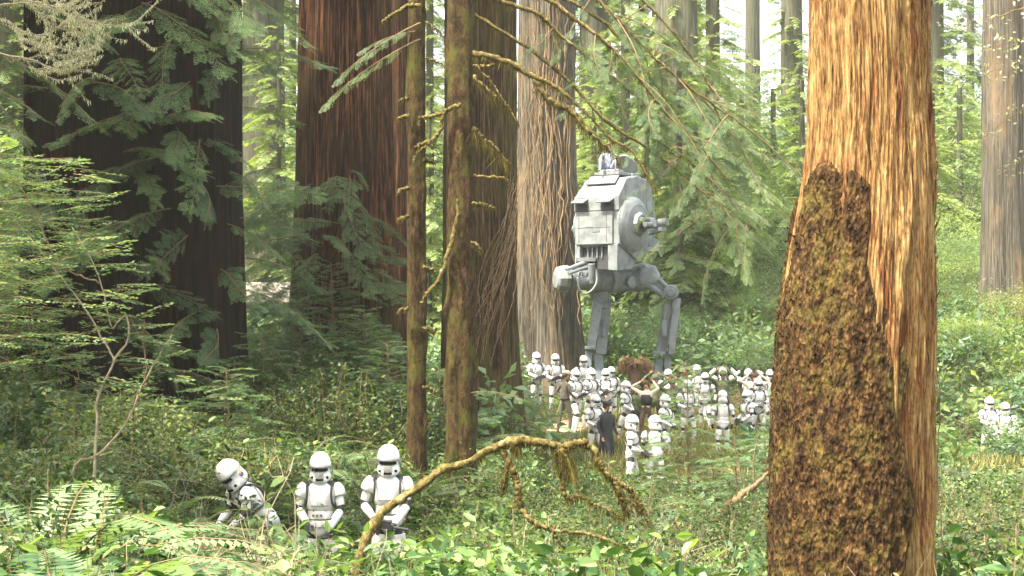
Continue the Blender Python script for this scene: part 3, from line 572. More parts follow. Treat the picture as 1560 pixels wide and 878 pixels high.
def snag():
    nth, nz = 1000, 460; zt = zpx(-330)-SZ; z = np.linspace(-.3, zt, nz); th = np.arange(nth)/nth*2*math.pi; Z, TH = np.meshgrid(z, th, indexing='ij')
    # silhouette measured at several heights, as centre and half width
    pys = np.array([-330, 0, 200, 300, 420, 500, 650, 878, 1100]); lft = np.array([1236, 1232, 1231, 1222, 1206, 1196, 1190, 1188, 1180]); rgt = np.array([1412, 1414, 1416, 1418, 1416, 1416, 1418, 1420, 1428])
    zz = zpx(pys)-SZ; o_ = np.argsort(zz); cxm = np.interp(Z, zz[o_], (((lft+rgt)/2-1318)/F*YS)[o_]); Rm = np.interp(Z, zz[o_], ((rgt-lft)/2/F*YS)[o_])
    tw = TH/(2*math.pi)+.010*np.sin(Z*1.3)+.012*(vnoise(Z*0+3, Z*1.7, 11, 3)-.5); tw = np.mod(tw, 1)
    def f(K, vz, s): return vnoise(tw*K, Z*vz+s, K, s)
    a = f(26, .8, 1); b = f(60, 1.6, 2); c = f(150, 3, 3); big = f(9, .7, 4)
    d_ = f(300, 5, 5); R = Rm*(1+.08*(a-.5)+.07*(b-.5)+.055*(c-.5)+.03*(d_-.5)+.09*(big-.5))
    gro = np.clip((f(34, .45, 6)-.66)*6, 0, 1); R = R-.055*gro
    step = np.clip((f(40, 1.4, 8)-.6)*14, 0, 1); R = R+.014*step
    X = R*np.cos(TH)+cxm; Y = R*np.sin(TH)
    i = np.arange(nz-1)[:, None]; j = np.arange(nth)[None]; Q = np.stack([i*nth+j, i*nth+(j+1) % nth, (i+1)*nth+(j+1) % nth, (i+1)*nth+j], -1)
    g = Geo().add(np.stack([X, Y, Z], -1), Q.reshape(-1, 4)); r = rng_(9)
    n = 3200; k = r.integers(5, nz-30, n); jj = r.integers(0, nth, n); p = np.stack([X[k, jj], Y[k, jj], Z[k, jj]], -1); rad = nrm(np.stack([np.cos(th[jj]), np.sin(th[jj]), np.zeros(n)], -1))
    d = np.stack([r.normal(0, .05, n), r.normal(0, .05, n), np.where(r.random(n) < .5, 1, -1)], -1)+rad*r.uniform(.02, .22, n)[:, None]
    V, Q2 = leaves(p-rad*.004, d, rad, r.uniform(.04, .22, n), r.uniform(.004, .014, n), .25); g.add(V, Q2)
    g.build('heartwood', mk_snag_wood(), SN, True)
    # bark slab wraps the left and front, jagged upper edge
    px_of = CX+(X+xs_c)/(Y+YS)*F; py_of = HZ-(Z+SZ-CZ)/(Y+YS)*F
    jag = 16*(f(70, 5, 21)-.5)+26*(f(22, 2.2, 22)-.5)
    front = np.sin(TH) < .25
    ep = np.array([225, 250, 262, 300, 400, 470, 560, 620, 700, 780, 900, 1100]); el = np.array([1238, 1275, 1318, 1322, 1322, 1355, 1362, 1366, 1372, 1374, 1380, 1385])
    lim = np.interp(py_of, ep, el)+jag
    topy = np.interp(px_of, [1170, 1200, 1225, 1240, 1262, 1280, 1300, 1325, 1600], [520, 440, 330, 262, 246, 262, 255, 275, 290])+10*(f(90, .1, 23)-.5)+8*(f(30, .1, 24)-.5)
    mask = np.minimum((lim-px_of)/24, (py_of-topy)/12); mask = np.where(front, mask, np.where(py_of > 300, 1, -1)); mask = np.where((~front) & (np.cos(TH) > .2), -1, mask)
    m = np.clip(mask, -.05, 1); m = np.where(mask > 0, m**.5, -.3)
    lump = f(80, 16, 31)*.40+f(170, 42, 32)*.42+f(26, 3, 33)*.35; fur = np.clip((f(26, 1.2, 34)-.62)*5, 0, 1)
    vv = Rm*(1+.03*(big-.5))+.012+m*(.030+.036*(lump-.55)-.03*fur)+.02*np.clip((py_of-300)/400, 0, 1)
    vv = np.where(mask > 0, vv, Rm-.08)
    Xb = vv*np.cos(TH)+cxm-.012*np.clip((py_of-300)/150, 0, 1); Yb = vv*np.sin(TH)
    fm = (mask[:-1, :] > 0) | (mask[1:, :] > 0) | (np.roll(mask, -1, 1)[:-1] > 0)
    Qb = Q[fm]; gb = Geo().add(np.stack([Xb, Yb, Z], -1), Qb)
    kk = np.argwhere(mask > .5); pick = kk[r.integers(0, len(kk), 2600)]; p = np.stack([Xb[pick[:, 0], pick[:, 1]], Yb[pick[:, 0], pick[:, 1]], Z[pick[:, 0], pick[:, 1]]], -1)
    t_ = th[pick[:, 1]]; rad = np.stack([np.cos(t_), np.sin(t_), 0*t_], -1); d = np.stack([r.normal(0, .4, len(p)), r.normal(0, .4, len(p)), r.uniform(-1, .6, len(p))], -1)+rad*.35
    V, Q2 = leaves(p-rad*.006, d, rad, r.uniform(.015, .05, len(p)), r.uniform(.008, .026, len(p)), .3); gb.add(V, Q2)
    gb.build('bark', mk_snag_bark(), SN, True)
    # torn flakes and chips standing out on the right edge
    g = Geo()
    for q in range(26):
        py = r.uniform(180, 840); a = r.uniform(-.55, .1); zc = zpx(py)-SZ; R_ = .43
        b0 = np.array([R_*math.cos(a)-.0, R_*math.sin(a), zc]); l = r.uniform(.05, .17)
        V, Q2 = tube(np.array([b0-[0, 0, l*.5], b0+[.012, 0, 0], b0+[.03+r.uniform(0, .04), -.01, l*.5], b0+[.04+r.uniform(0, .06), -.01, l]]), [.015, .016, .009, .002], 5, .25, q); g.add(V, Q2)
    g.build('splinters', mk_snag_wood(), SN, False)
    g = Geo(); pth = smooth_path([P(1420, 500, 11.95)-SN.location, P(1432, 620, 11.9)-SN.location, P(1428, 700, 11.9)-SN.location, P(1436, 850, 11.9)-SN.location], 20, .004, 4); V, Q2 = tube(pth, .0035, 4); g.add(V, Q2); g.build('root_strand', MT['vine'], SN)
snag()

# ------------------------------------------------------------------ dead mossy branch arching over the foreground
DB = thing('fallen_branch', 'fallen mossy branch arching over the foreground leaves, hung with moss', 'branch', (P(545, 870, 14)[0], 14, G(P(545, 870, 14)[0], 14)))
def dbr(pts, rads, seed, name, parent, dens, ln, w=.006, Y=14.0):
    g, pth = mossbranch(DB.location, [P(p[0], p[1], p[2] if len(p) > 2 else Y) for p in pts], rads, seed, dens=dens, ln=ln, n=90, jit=.005, lump=.20, w=w)
    return g.build(name, MB, parent, True)
mb = dbr([(530, 935), (545, 868), (562, 812), (590, 775), (635, 745), (672, 718), (710, 705), (752, 682), (785, 671), (825, 674), (860, 680), (885, 674), (900, 680), (915, 708)], [.050, .048, .040, .037, .033, .036, .029, .035, .038, .032, .027, .030, .028, .023], 601, 'limb', DB, 2600, .045, .005)
dbr([(910, 700), (925, 722), (940, 738), (948, 765), (957, 782)], [.028, .026, .018, .008], 602, 'twig', mb, 1300, .05)
dbr([(930, 730), (955, 742), (968, 758), (980, 776), (988, 800)], [.020, .018, .016, .008], 603, 'twig', mb, 900, .035)
dbr([(938, 740), (950, 756), (968, 770), (976, 782)], [.012, .011, .006], 604, 'twig', mb, 600, .03)
dbr([(764, 684), (778, 712), (788, 740), (792, 768), (806, 790), (835, 806), (880, 812), (920, 820), (970, 840)], [.028, .030, .030, .026, .022, .018, .014, .012, .006], 605, 'side_limb', mb, 600, .035)
dbr([(774, 710), (769, 728), (766, 742)], [.018, .016, .012], 606, 'twig', mb, 700, .05)
dbr([(858, 682), (858, 720), (858, 748), (868, 760), (880, 755), (905, 768), (930, 778), (950, 792)], [.022, .020, .018, .016, .014, .010, .006, .004], 607, 'side_limb', mb, 900, .05)
dbr([(856, 686), (866, 700), (872, 712)], [.03, .02, .01], 608, 'moss_clump', mb, 1500, .12, .0045)
dbr([(846, 684), (854, 706), (858, 720)], [.02, .02, .01], 609, 'moss_clump', mb, 900, .09, .0045)
dbr([(780, 676), (790, 682)], [.02, .01], 610, 'moss_clump', mb, 1100, .08, .0045)
dbr([(840, 808), (862, 835), (900, 850), (930, 875)], [.012, .012, .010, .006], 611, 'twig', mb, 500, .03)

# fallen brown limb right of centre, thin tree-top limb
FL = thing('broken_limb', 'dark broken limb lying slanted among the leaves left of the dead trunk', 'branch', (P(1110, 790, 24)[0], 24, G(P(1110, 790, 24)[0], 24)))
g = Geo(); pth = smooth_path([P(*q, 24)-FL.location for q in ((1080, 795), (1100, 782), (1118, 765), (1140, 748), (1165, 728), (1190, 700))], 24, .01, 3); V, Q = tube(pth, np.interp(np.linspace(0, 1, 24), [0, .1, .5, 1], [.02, .08, .055, .015]), 7, .2, 2); g.add(V, Q); fringe(g, pth, 200, .1, 5, 0); g.build('limb', [MT['twig']], FL, True)
for i, q in enumerate([((1135, 752), (1128, 715), (1120, 690)), ((1150, 740), (1148, 700), (1158, 660))]):
    g = Geo(); V, Q = tube(smooth_path([P(*c, 24)-FL.location for c in q], 10, .008, i), np.linspace(.015, .005, 10), 4); g.add(V, Q); g.build('twig', MT['twig'], FL)

LG = thing('fallen_log', 'pale fallen log seen through the gap between the two big redwoods', 'log', (P(405, 470, 58)[0], 58, G(P(405, 470, 58)[0], 58)))
g = Geo(); lx = LG.location
pth = np.array([[-1.9, 0, P(0, 458, 58)[2]-lx[2]], [-.6, 0, P(0, 457, 58)[2]-lx[2]], [.7, 0, P(0, 458, 58)[2]-lx[2]], [2.0, .1, P(0, 460, 58)[2]-lx[2]]]); V, Q = tube(pth, [.62, .60, .60, .58], 24, .03, 3); g.add(V, Q)
g.build('log_body', MT['log'], LG, True)

# ------------------------------------------------------------------ trees farther back
def crown_geo(seed, z0, z1, n, R, tmpl, sc=(.6, 1.1), tilt=(-.4, .2), shape=.8, mi_n=2):
    r = rng_(seed); z = z0+(z1-z0)*(np.arange(n)+r.random(n))/n; az = r.uniform(0, 6.283, n); t = (z-z0)/(z1-z0)
    s = R*(1-t*shape)*r.uniform(*sc, n)/2.8; ti = r.uniform(*tilt, n)
    d = np.stack([np.cos(az)*np.cos(ti), np.sin(az)*np.cos(ti), np.sin(ti)], -1); up = np.tile([0, 0, 1.], (n, 1))+r.normal(0, .15, (n, 3)); off = np.stack([np.cos(az)*.2, np.sin(az)*.2, z], -1)
    M = mat_from(d, up, off, s); g = Geo()
    for k in range(len(tmpl)): g.addt(tmpl[k], M[k::len(tmpl)])
    return g
CROWN = {}
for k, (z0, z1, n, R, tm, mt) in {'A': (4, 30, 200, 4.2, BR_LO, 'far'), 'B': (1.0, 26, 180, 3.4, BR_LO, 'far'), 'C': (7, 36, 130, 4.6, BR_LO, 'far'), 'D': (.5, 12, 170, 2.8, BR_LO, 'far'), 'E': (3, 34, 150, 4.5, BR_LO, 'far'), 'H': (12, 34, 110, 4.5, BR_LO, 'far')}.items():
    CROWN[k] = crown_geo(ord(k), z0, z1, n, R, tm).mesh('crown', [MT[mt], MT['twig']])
def t_decid(seed, H, Rr, n, ll, lw, mat_):
    r = rng_(seed); g = Geo(); lay = []
    for i in range(38):
        a = r.uniform(0, 6.28); q = Rr*math.sqrt(r.random()); h = H*(.22+.78*r.random())*(1-.25*(q/Rr)**2); c = np.array([q*math.cos(a), q*math.sin(a), h]); lay.append(c)
        V, Q = tube(smooth_path([(0, 0, 0), c*[.35, .35, .5]+r.normal(0, .08, 3), c], 8, .03, i+seed), np.linspace(.02, .005, 8)*H/4, 3); g.add(V, Q, .5, 1)
    lay = np.array(lay); k = r.integers(0, len(lay), n); rr = Rr*.34
    pos = lay[k]+np.stack([r.normal(0, rr, n), r.normal(0, rr, n), r.normal(0, .05*H, n)], -1)
    d = np.stack([r.normal(0, 1, n), r.normal(0, 1, n), r.normal(-.2, .3, n)], -1); V, Q = leaves(pos, d, np.stack([r.normal(0, .35, n), r.normal(0, .35, n), np.ones(n)], -1), ll*r.uniform(.6, 1.3, n), lw*r.uniform(.6, 1.2, n), .1)
    g.add(V, Q, np.clip(r.normal(.45, .2, len(lay))[k]+r.normal(0, .15, n), 0, 1), 0); return g.mesh('foliage', [MT[mat_], MT['twig']])
DEC = {'y': t_decid(1, 4.5, 2.4, 7500, .11, .075, 'yel'), 'g': t_decid(2, 5, 2.2, 8000, .10, .065, 'firlight'), 'n': t_decid(3, 3.2, 1.8, 9000, .07, .045, 'yel'), 'd': t_decid(4, 4, 2.0, 8000, .08, .05, 'huck')}
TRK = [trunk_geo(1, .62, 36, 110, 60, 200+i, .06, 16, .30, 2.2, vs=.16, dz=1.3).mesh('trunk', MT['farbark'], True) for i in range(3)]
TRKG = trunk_geo(1, .8, 36, 220, 90, 220, .06, 22, .22, 2.0, vs=.2, dz=1.3).mesh('trunk', MT['grey'], True)
def far_tree(px, w, Y, crown=None, label=None, group=None, grey=False, i=0, cs=1.0, cz=0, rz=None):
    x = (px-CX)/F*Y; rr = rng_(int(px*7+Y)); t = tree_at(px, Y, 'redwood_tree', label, 'tree', group); t.rotation_euler[2] = rr.uniform(0, 6.28) if rz is None else rz
    R = w/F*Y/2/.95; me = TRKG if grey else TRK[i % 3]; meshobj('trunk', me, t, Matrix.Diagonal((R, R, .30*cs if crown == 'D' else 1, 1)))
    if crown: meshobj('crown', CROWN[crown], t, Matrix.Translation((0, 0, cz)) @ Matrix.Scale(cs, 4))
    return t
FT = [(22, 56, 62, 'A', 'dim grey-green trunk at the far left edge, left of the huge dark redwood'),
 (400, 66, 72, 'H', 'pale grey trunk in the gap between the huge dark redwood and the red-brown redwood'),
 (446, 12, 98, 'A', 'thin distant trunk touching the left edge of the red-brown redwood'),
 (905, 46, 92, 'H', 'pale distant trunk just right of the root-draped grey redwood'),
 (953, 15, 84, 'B', 'thin distant trunk with green clumps, above the walking machine'),
 (977, 9, 96, 'B', 'thinnest distant trunk, beside another thin one above the walking machine'),
 (1030, 66, 76, 'B', 'broad distant trunk half veiled by fir foliage, up and right of the walking machine'),
 (1086, 24, 92, 'A', 'slender distant trunk right of the foliage-veiled broad trunk'),
 (1147, 25, 104, None, 'slender hazy trunk standing alone against the white sky left of the dead trunk'),
 (1206, 34, 88, 'B', 'hazy leafy trunk touching the upper left edge of the dead trunk'),
 (1428, 20, 96, 'C', 'hazy trunk touching the right edge of the dead trunk'),
 (1478, 13, 120, 'E', 'thin hazy trunk left of the big grey trunk at the right edge')]
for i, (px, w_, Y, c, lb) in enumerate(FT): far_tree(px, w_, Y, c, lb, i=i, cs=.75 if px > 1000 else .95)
far_tree(1528, 62, 60, None, 'big grey redwood with furrowed bark near the right edge of the view', grey=True)
far_tree(1572, 60, 63, None, 'grey redwood cut by the right edge of the view, beside its bigger grey neighbour', grey=True, rz=2)
# loose wood of farther trees
rr = rng_(77); GRP = 'trees of the distant forest'
spots = [(30, 110, 'A'), (120, 120, 'E'), (250, 135, 'A'), (350, 105, 'E'), (430, 118, 'E'), (475, 90, 'B'), (590, 85, 'A'), (640, 105, 'E'), (655, 78, 'B'), (-40, 90, 'A'), (-20, 62, 'B'),
         (780, 120, 'E'), (860, 115, 'A'), (925, 130, 'E'), (1010, 125, 'E'), (1062, 110, 'B'), (1120, 150, 'D'), (1300, 130, 'E'), (1440, 135, 'D'), (1500, 150, 'D'), (1590, 110, 'A'),
         (700, 135, 'A'), (560, 130, 'E'), (410, 95, 'B'), (890, 80, 'D'), (1000, 95, 'A'), (1060, 78, 'D'), (1110, 86, 'D'), (1590, 80, 'D'), (-120, 110, 'E'), (1700, 120, 'E'), (-100, 70, 'A'), (1420, 86, 'D'), (915, 68, 'D'), (425, 64, 'D'), (655, 60, 'D')]
GAPS = [(-999, 45, 'left of the huge dark redwood'), (375, 455, 'between the huge dark and the red-brown redwood'), (575, 625, 'between the red-brown redwood and the thinnest mossy trunk'), (626, 682, 'between the two mossy trunks'), (868, 1000, 'above the walking machine'), (1000, 1100, 'just right of the walking machine'), (1100, 1232, 'left of the dead trunk'), (1410, 1490, 'between the dead trunk and the big grey trunk'), (1490, 2000, 'at the right edge')]
ORD = ['first', 'second', 'third', 'fourth', 'fifth', 'sixth', 'seventh', 'eighth', 'ninth', 'tenth', 'eleventh', 'twelfth']
def gap_labels(kind, pxs):                                # one label for each, by the gap it shows in and its order there
    gp = [next((g[2] for g in GAPS if g[0] <= p < g[1]), None) for p in pxs]; out = [None]*len(pxs)
    for nm in set(gp):
        if nm is None: continue
        ids = sorted([i for i in range(len(pxs)) if gp[i] == nm], key=lambda i: pxs[i])
        for k, i in enumerate(ids): out[i] = kind+' '+nm+('' if len(ids) == 1 else ', '+ORD[k]+' from left')
    return out
lbs = gap_labels('distant hazy conifer', [q[0] for q in spots])
for i, (px, Y, c) in enumerate(spots):
    w_ = rr.uniform(8, 20)*90/Y*(.45 if c == 'D' else 1); cs_ = rr.uniform(.8, 1.05); cz_ = rr.uniform(-1.5, .5)
    if lbs[i]: far_tree(px, w_, Y, c, lbs[i], GRP, i=i, cs=cs_, cz=cz_)
for i, (px, Y, s_) in enumerate([(985, 67, .85), (1035, 64, .95), (1085, 68, 1.0), (1130, 73, .8), (1178, 79, .85), (1222, 71, .9), (905, 74, .8), (1462, 82, .9), (1420, 76, .8)]):
    nm_ = ['just right of the walking machine', 'veiling the broad distant trunk', 'left of the slender lone trunk', 'below the slender lone trunk', 'right of the slender lone trunk', 'touching the dead trunk', 'behind the walking machine', 'left of the big grey trunk', 'right of the dead trunk'][i]
    far_tree(px, 11, Y, 'D', 'soft green conifer branched to the ground, '+nm_, 'green conifers of the middle distance', i=i, cs=s_)
SH = [(-17, 11), (-17, 24), None, (-20, 37), None, (-22, 15), (-17.5, 31)]
for i, q_ in enumerate(SH):
    if q_ is None: continue
    x, Y = q_
    t = thing('redwood_tree', ['tall redwood beyond the left edge shading the near bank', 'tall redwood beyond the left edge beside the huge dark one', 'tall redwood left of the viewer', 'tall redwood far beyond the left edge', 'tall redwood behind the viewer', 'tall redwood deep in the wood at the left', 'tall redwood hidden left of the huge dark redwood'][i], 'tree', (x, Y, G(x, Y)-.1), i, 'shade trees left of the view')
    meshobj('trunk', TRK[i % 3], t, Matrix.Diagonal((.9, .9, 1, 1))); meshobj('crown', CROWN['E'], t, Matrix.Translation((0, 0, 2)) @ Matrix.Diagonal((1.45, 1.45, .95, 1)))
YC = [(1110, 70, 'g', 1.0), (1165, 72, 'y', 1.1), (1215, 66, 'g', 1.1), (1440, 72, 'y', 1.0), (1470, 80, 'g', 1.3), (1550, 66, 'y', .7), (1010, 78, 'd', 1.2), (940, 80, 'g', 1.2), (1065, 66, 'd', .9), (600, 66, 'n', 1.2), (648, 62, 'g', 1.2), (665, 70, 'y', 1.1),
      (1195, 95, 'y', 1.8), (1110, 100, 'g', 1.9), (1240, 84, 'g', 1.6), (1445, 92, 'g', 1.9), (1400, 75, 'y', 1.3), (440, 70, 'g', 1.0), (30, 46, 'y', 1.0), (-30, 42, 'g', 1.2), (20, 60, 'y', 1.5), (420, 84, 'y', 1.4), (890, 70, 'd', .8), (1480, 56, 'n', .8),(1460, 64, 'y', .7)]
YC += [(1105, 96, 'g', 1.9), (1150, 105, 'g', 2.0), (1190, 92, 'y', 1.8), (1225, 100, 'g', 2.2), (1128, 84, 'd', 1.8), (1075, 105, 'g', 2.6), (1210, 80, 'g', 1.7), (1172, 88, 'g', 2.0), (1435, 98, 'g', 2.3), (1462, 108, 'g', 2.4), (1490, 92, 'y', 1.9), (1450, 84, 'd', 1.7), (920, 110, 'y', 2.4), (895, 98, 'g', 2.3), (985, 112, 'y', 2.6), (1020, 100, 'g', 2.2), (5, 55, 'g', 1.6), (25, 70, 'y', 2.2), (-20, 60, 'y', 2.0), (40, 50, 'n', 1.3), (400, 96, 'y', 2.2), (435, 90, 'g', 2.2), (605, 90, 'g', 2.4), (650, 92, 'y', 2.4), (662, 80, 'g', 2.0)]
r9 = rng_(909)
for k in range(34):
    px = [r9.uniform(880, 1232), r9.uniform(1420, 1600), r9.uniform(1000, 1232)][k % 3]; YC.append((px, r9.uniform(57, 84), 'ygdng'[k % 5], r9.uniform(.35, .8)))
LBD = {}
for c_, k_ in (('y', 'yellow-green young tree'), ('g', 'soft green young tree'), ('n', 'low bright bush'), ('d', 'dull green bush')):
    ids = [i for i, q in enumerate(YC) if q[2] == c_]
    for i, l_ in zip(ids, gap_labels(k_, [YC[i][0] for i in ids])): LBD[i] = l_
for i, (px, Y, c, s) in enumerate(YC):
    if not LBD[i]: continue
    x = (px-CX)/F*Y; t = thing('broadleaf_tree', LBD[i], 'tree', (x, Y, G(x, Y)-.1), i*1.7, 'young trees of the middle distance')
    o = meshobj('foliage', DEC[c], t, Matrix.Scale(s, 4))
    g = Geo(); V, Q = tube(np.array([[0, 0, -.2], [.03, 0, 1], [0, .05, 2.2]])*s, [.07*s, .05*s, .02*s], 6); g.add(V, Q); g.build('trunk', MT['twig'], t, True)

# fir on the far left whose branches reach into the view
LF = tree_at(-70, 21, 'fir_tree', 'fir at the left edge whose lichen-covered twigs reach in from the top left corner')
trunk_geo(.28, .12, 18, 60, 60, 71, .04, 10, .2, .6, vs=1.2, knob=.1).build('trunk', MT['mossy'], LF, True)
def lichen_branch(pts, Y, seed, r0=.016, nsub=14, leafy=False):
    pth = smooth_path([P(*p, Y)-LF.location for p in pts], 30, .008, seed); g = Geo(); V, Q = tube(pth, np.linspace(r0, .004, 30), 5); g.add(V, Q, .5, 0); q_ = rng_(seed)
    for i in range(nsub):
        k = q_.integers(6, 29); d = nrm(pth[min(k+1, 29)]-pth[k-1])+q_.normal(0, .6, 3)*[1, .7, .8]; l = q_.uniform(.15, .45); e = pth[k]+d*l
        sp_ = smooth_path([pth[k], (pth[k]+e)/2+q_.normal(0, .03, 3), e+[0, 0, .05]], 8, .006, i); V, Q = tube(sp_, np.linspace(.007, .002, 8), 4); g.add(V, Q, .5, 0); fringe(g, sp_, 260, .03, seed*50+i, 1, .008)
    fringe(g, pth, 260, .035, seed, 1, .009); return g.build('branch', [MT['paletwig'], MT['lichen']], LF)
for i, pts in enumerate([((-70, 20), (20, 5), (70, 12), (115, 25), (160, 38), (200, 36), (235, 33)), ((-70, -30), (40, 0), (95, 10), (120, -8)), ((-70, 60), (0, 82), (50, 92), (90, 108), (128, 96), (150, 70), (148, 52)), ((20, 40), (60, 55), (100, 40), (135, 55)), ((40, 95), (62, 110), (95, 105), (120, 98)),
                     ((-60, 70), (0, 30), (40, 60), (75, 75)), ((20, -20), (60, 20), (80, 45)), ((150, 70), (138, 82), (120, 84)), ((60, -10), (110, 15), (118, 30))]): lichen_branch(pts, 20.6-.15*i, 800+i, .016 if i < 3 else .008)
for i, (p0, p1) in enumerate([((-60, 180), (46, 190)), ((-70, 222), (50, 235)), ((-60, 120), (60, 140)), ((-70, 290), (90, 300)), ((-60, 20), (90, 60)), ((-70, -40), (160, 20)), ((-60, 60), (150, 130)), ((-60, 100), (120, 260))]):
    a = P(*p0, 21); d = P(*p1, 20.2+.2*i)-a
    meshobj('branch', BRM[('hi', i % 4)], LF, Matrix.Translation(a-LF.location) @ d.to_track_quat('X', 'Z').to_matrix().to_4x4() @ Matrix.Scale(d.length/2.2, 4))

# ------------------------------------------------------------------ the tall thin shrub on the left
LS = thing('tall_shrub', 'tall thin shrub with pale stems and flat light green sprays at the left', 'shrub', (P(120, 760, 16.5)[0], 16.5, G(P(120, 760, 16.5)[0], 16.5)))
def stem(pts, r0, r1, seed, Y=16.5, nm='stem'):
    pth = smooth_path([P(p[0], p[1], Y)-LS.location for p in pts], 30, .006, seed); g = Geo(); V, Q = tube(pth, np.linspace(r0, r1, 30), 6, .08, seed); g.add(V, Q); g.build(nm, MT['paletwig'] if seed % 2 else MT['twig'], LS, True); return pth
ST = [stem([(80, 860), (95, 770), (120, 705), (150, 693), (195, 640), (215, 590), (240, 545), (262, 510)], .020, .006, 1), stem([(138, 860), (142, 780), (147, 650), (148, 612), (175, 550), (195, 520), (192, 480), (172, 500), (160, 460), (150, 420), (110, 345)], .018, .005, 3),
      stem([(190, 640), (208, 600), (222, 572), (218, 520), (221, 485)], .010, .004, 4), stem([(115, 690), (112, 640), (118, 580), (130, 540)], .008, .003, 2), stem([(175, 550), (130, 470), (75, 400), (20, 330)], .012, .004, 5), stem([(150, 430), (90, 400), (40, 300), (10, 270)], .010, .004, 6)]
rs = rng_(55); g = Geo()
def flat_spray(c, L_, az, tilt, n=60):
    a = np.array([math.cos(az)*math.cos(tilt), math.sin(az)*math.cos(tilt), math.sin(tilt)]); sd_ = np.array([-math.sin(az), math.cos(az), .1]); pos = []; d = []
    V, Q = tube(np.array([c, c+a*L_*.5+[0, 0, .01], c+a*L_-[0, 0, .03*L_]]), [.004, .003, .0015], 3); g.add(V, Q, .5, 1)
    for i in range(n):
        t = rs.random(); w_ = .38*L_*(1-t*.8)*rs.uniform(-1, 1); pos.append(c+a*L_*t+sd_*w_+[0, 0, -.15*abs(w_)]); d.append(a*.6+sd_*np.sign(w_)+rs.normal(0, .3, 3)*[1, 1, .3])
    V, Q = leaves(pos, np.array(d), np.tile([0, 0, 1.], (n, 1))+rs.normal(0, .28, (n, 3)), .050*rs.uniform(.6, 1.3, n), .026*rs.uniform(.7, 1.2, n), .06); g.add(V, Q, np.clip(rs.uniform(.2, .9)+rs.normal(0, .12, n), 0, 1), 0)
loc = np.array(LS.location)
def cloud(x0, x1, y0, y1, n, Y0, Y1, Lr=(.3, .6)):
    for i in range(n):
        y_ = rs.uniform(y0, y1); f_ = (y_-y0)/(y1-y0); c = np.array(P(rs.uniform(x0, x1-(x1-x0)*.35*(1-f_)), y_, rs.uniform(Y0, Y1)))-loc; flat_spray(c, rs.uniform(*Lr), rs.uniform(-.9, .9) if rs.random() < .75 else rs.uniform(2, 4), rs.normal(-.02, .15))
cloud(-40, 185, 240, 420, 150, 16, 18.5); cloud(-40, 120, 400, 560, 120, 16, 18); cloud(110, 250, 430, 520, 22, 16, 17, (.25, .4)); cloud(90, 340, 540, 620, 30, 16, 18, (.25, .45))
for pth in ST:
    for k in range(8, 30, 2): flat_spray(pth[k], rs.uniform(.15, .35), rs.uniform(0, 6.28), rs.normal(.1, .2), 24)
g.build('foliage', [MT['firlight'], MT['twig']], LS)
# leafy sprig at the far right, nearer than the grey trunks
RS = thing('sprig', 'leafy sprig hanging in front of the grey trunks at the right edge', 'branch', tuple(P(1600, 260, 13)))
g = Geo(); loc = np.array(RS.location)
for pts in (((1620, 100), (1580, 150), (1530, 185), (1490, 215)), ((1620, 330), (1570, 250), (1530, 262)), ((1620, -30), (1560, 10), (1500, 30), (1440, 40)), ((1620, 400), (1575, 440), (1530, 445), (1500, 430)), ((1600, 60), (1550, 100), (1500, 110)), ((1620, 20), (1560, 60), (1510, 70))):
    pth = smooth_path([np.array(P(*p, 13))-loc for p in pts], 20, .006, int(pts[0][1])+200); V, Q = tube(pth, np.linspace(.006, .0015, 20), 4); g.add(V, Q, .5, 1)
    n = 46; k = rs.integers(4, 20, n); p = pth[k]+rs.normal(0, .045, (n, 3)); V, Q = leaves(p, rs.normal(0, 1, (n, 3)), rs.normal(0, .5, (n, 3))+[0, -.4, .8], .04*rs.uniform(.6, 1.3, n), .02, .1); g.add(V, Q, rs.random(n), 0)
g.build('leaves', [MT['lichen'], MT['twig']], RS)

for T_, zc in ((T1, 13), (T2, 15), (T3, 14), (T4, 17)): meshobj('crown', CROWN['H'], T_, Matrix.Translation((0, 0, zc-12)) @ Matrix.Scale(1.0, 4))
# ------------------------------------------------------------------ the grey walking machine
WY = 56.0; wx = (925-CX)/F*WY
WK = thing('walking_machine', 'pale grey two-legged walking machine towering over the crowd', 'machine', (wx, WY, G(wx, WY)))
wl = WK.location; K = F/WY
def wp(px, py, dy=0): return np.array([(px-CX)/F*(WY+dy)-wl[0], dy, CZ+(HZ-py)/F*(WY+dy)-wl[2]])
MH = [MT['hull'], MT['hull2'], MT['hulldark']]
def bev(o, w_=.02):
    b = o.modifiers.new('bevel', 'BEVEL'); b.width = w_; b.segments = 2; b.limit_method = 'ANGLE'; return o
# head: a faceted cab turned to the left; local axes u (along the front, to the viewer's right), v (backwards), z
yaw = math.radians(-36); cu = np.array([math.cos(yaw), math.sin(yaw)*1.0]); cv = np.array([-math.sin(yaw), math.cos(yaw)])
fc = wp(875, 350, -1.5)                                     # front left edge reference
def hp(u, v, z): return [fc[0]+u*cu[0]+v*cv[0], fc[1]+u*cu[1]+v*cv[1], z]
zt = lambda py: CZ+(HZ-py)/F*WY-wl[2]
zA, zB, zC, zD, zR = zt(276), zt(305), zt(377), zt(411), zt(372)
W_ = 1.72; D_ = 2.35
def hexa(g, pts, mi=0): g.add(pts, [[0, 3, 2, 1], [4, 5, 6, 7], [0, 1, 5, 4], [1, 2, 6, 5], [2, 3, 7, 6], [3, 0, 4, 7]], None, mi)
cab = Geo()
sec = [ # closed section at several depths: (v, inset, bottom z, top z)
 (0.0, .02, zC, zB), (.55, 0, zC-.25, zA-.05), (1.2, 0, zC-.55, zA+.05), (1.9, .0, zR-.05, zA-.05), (D_, .14, zR+.1, zA-.40)]
V = []
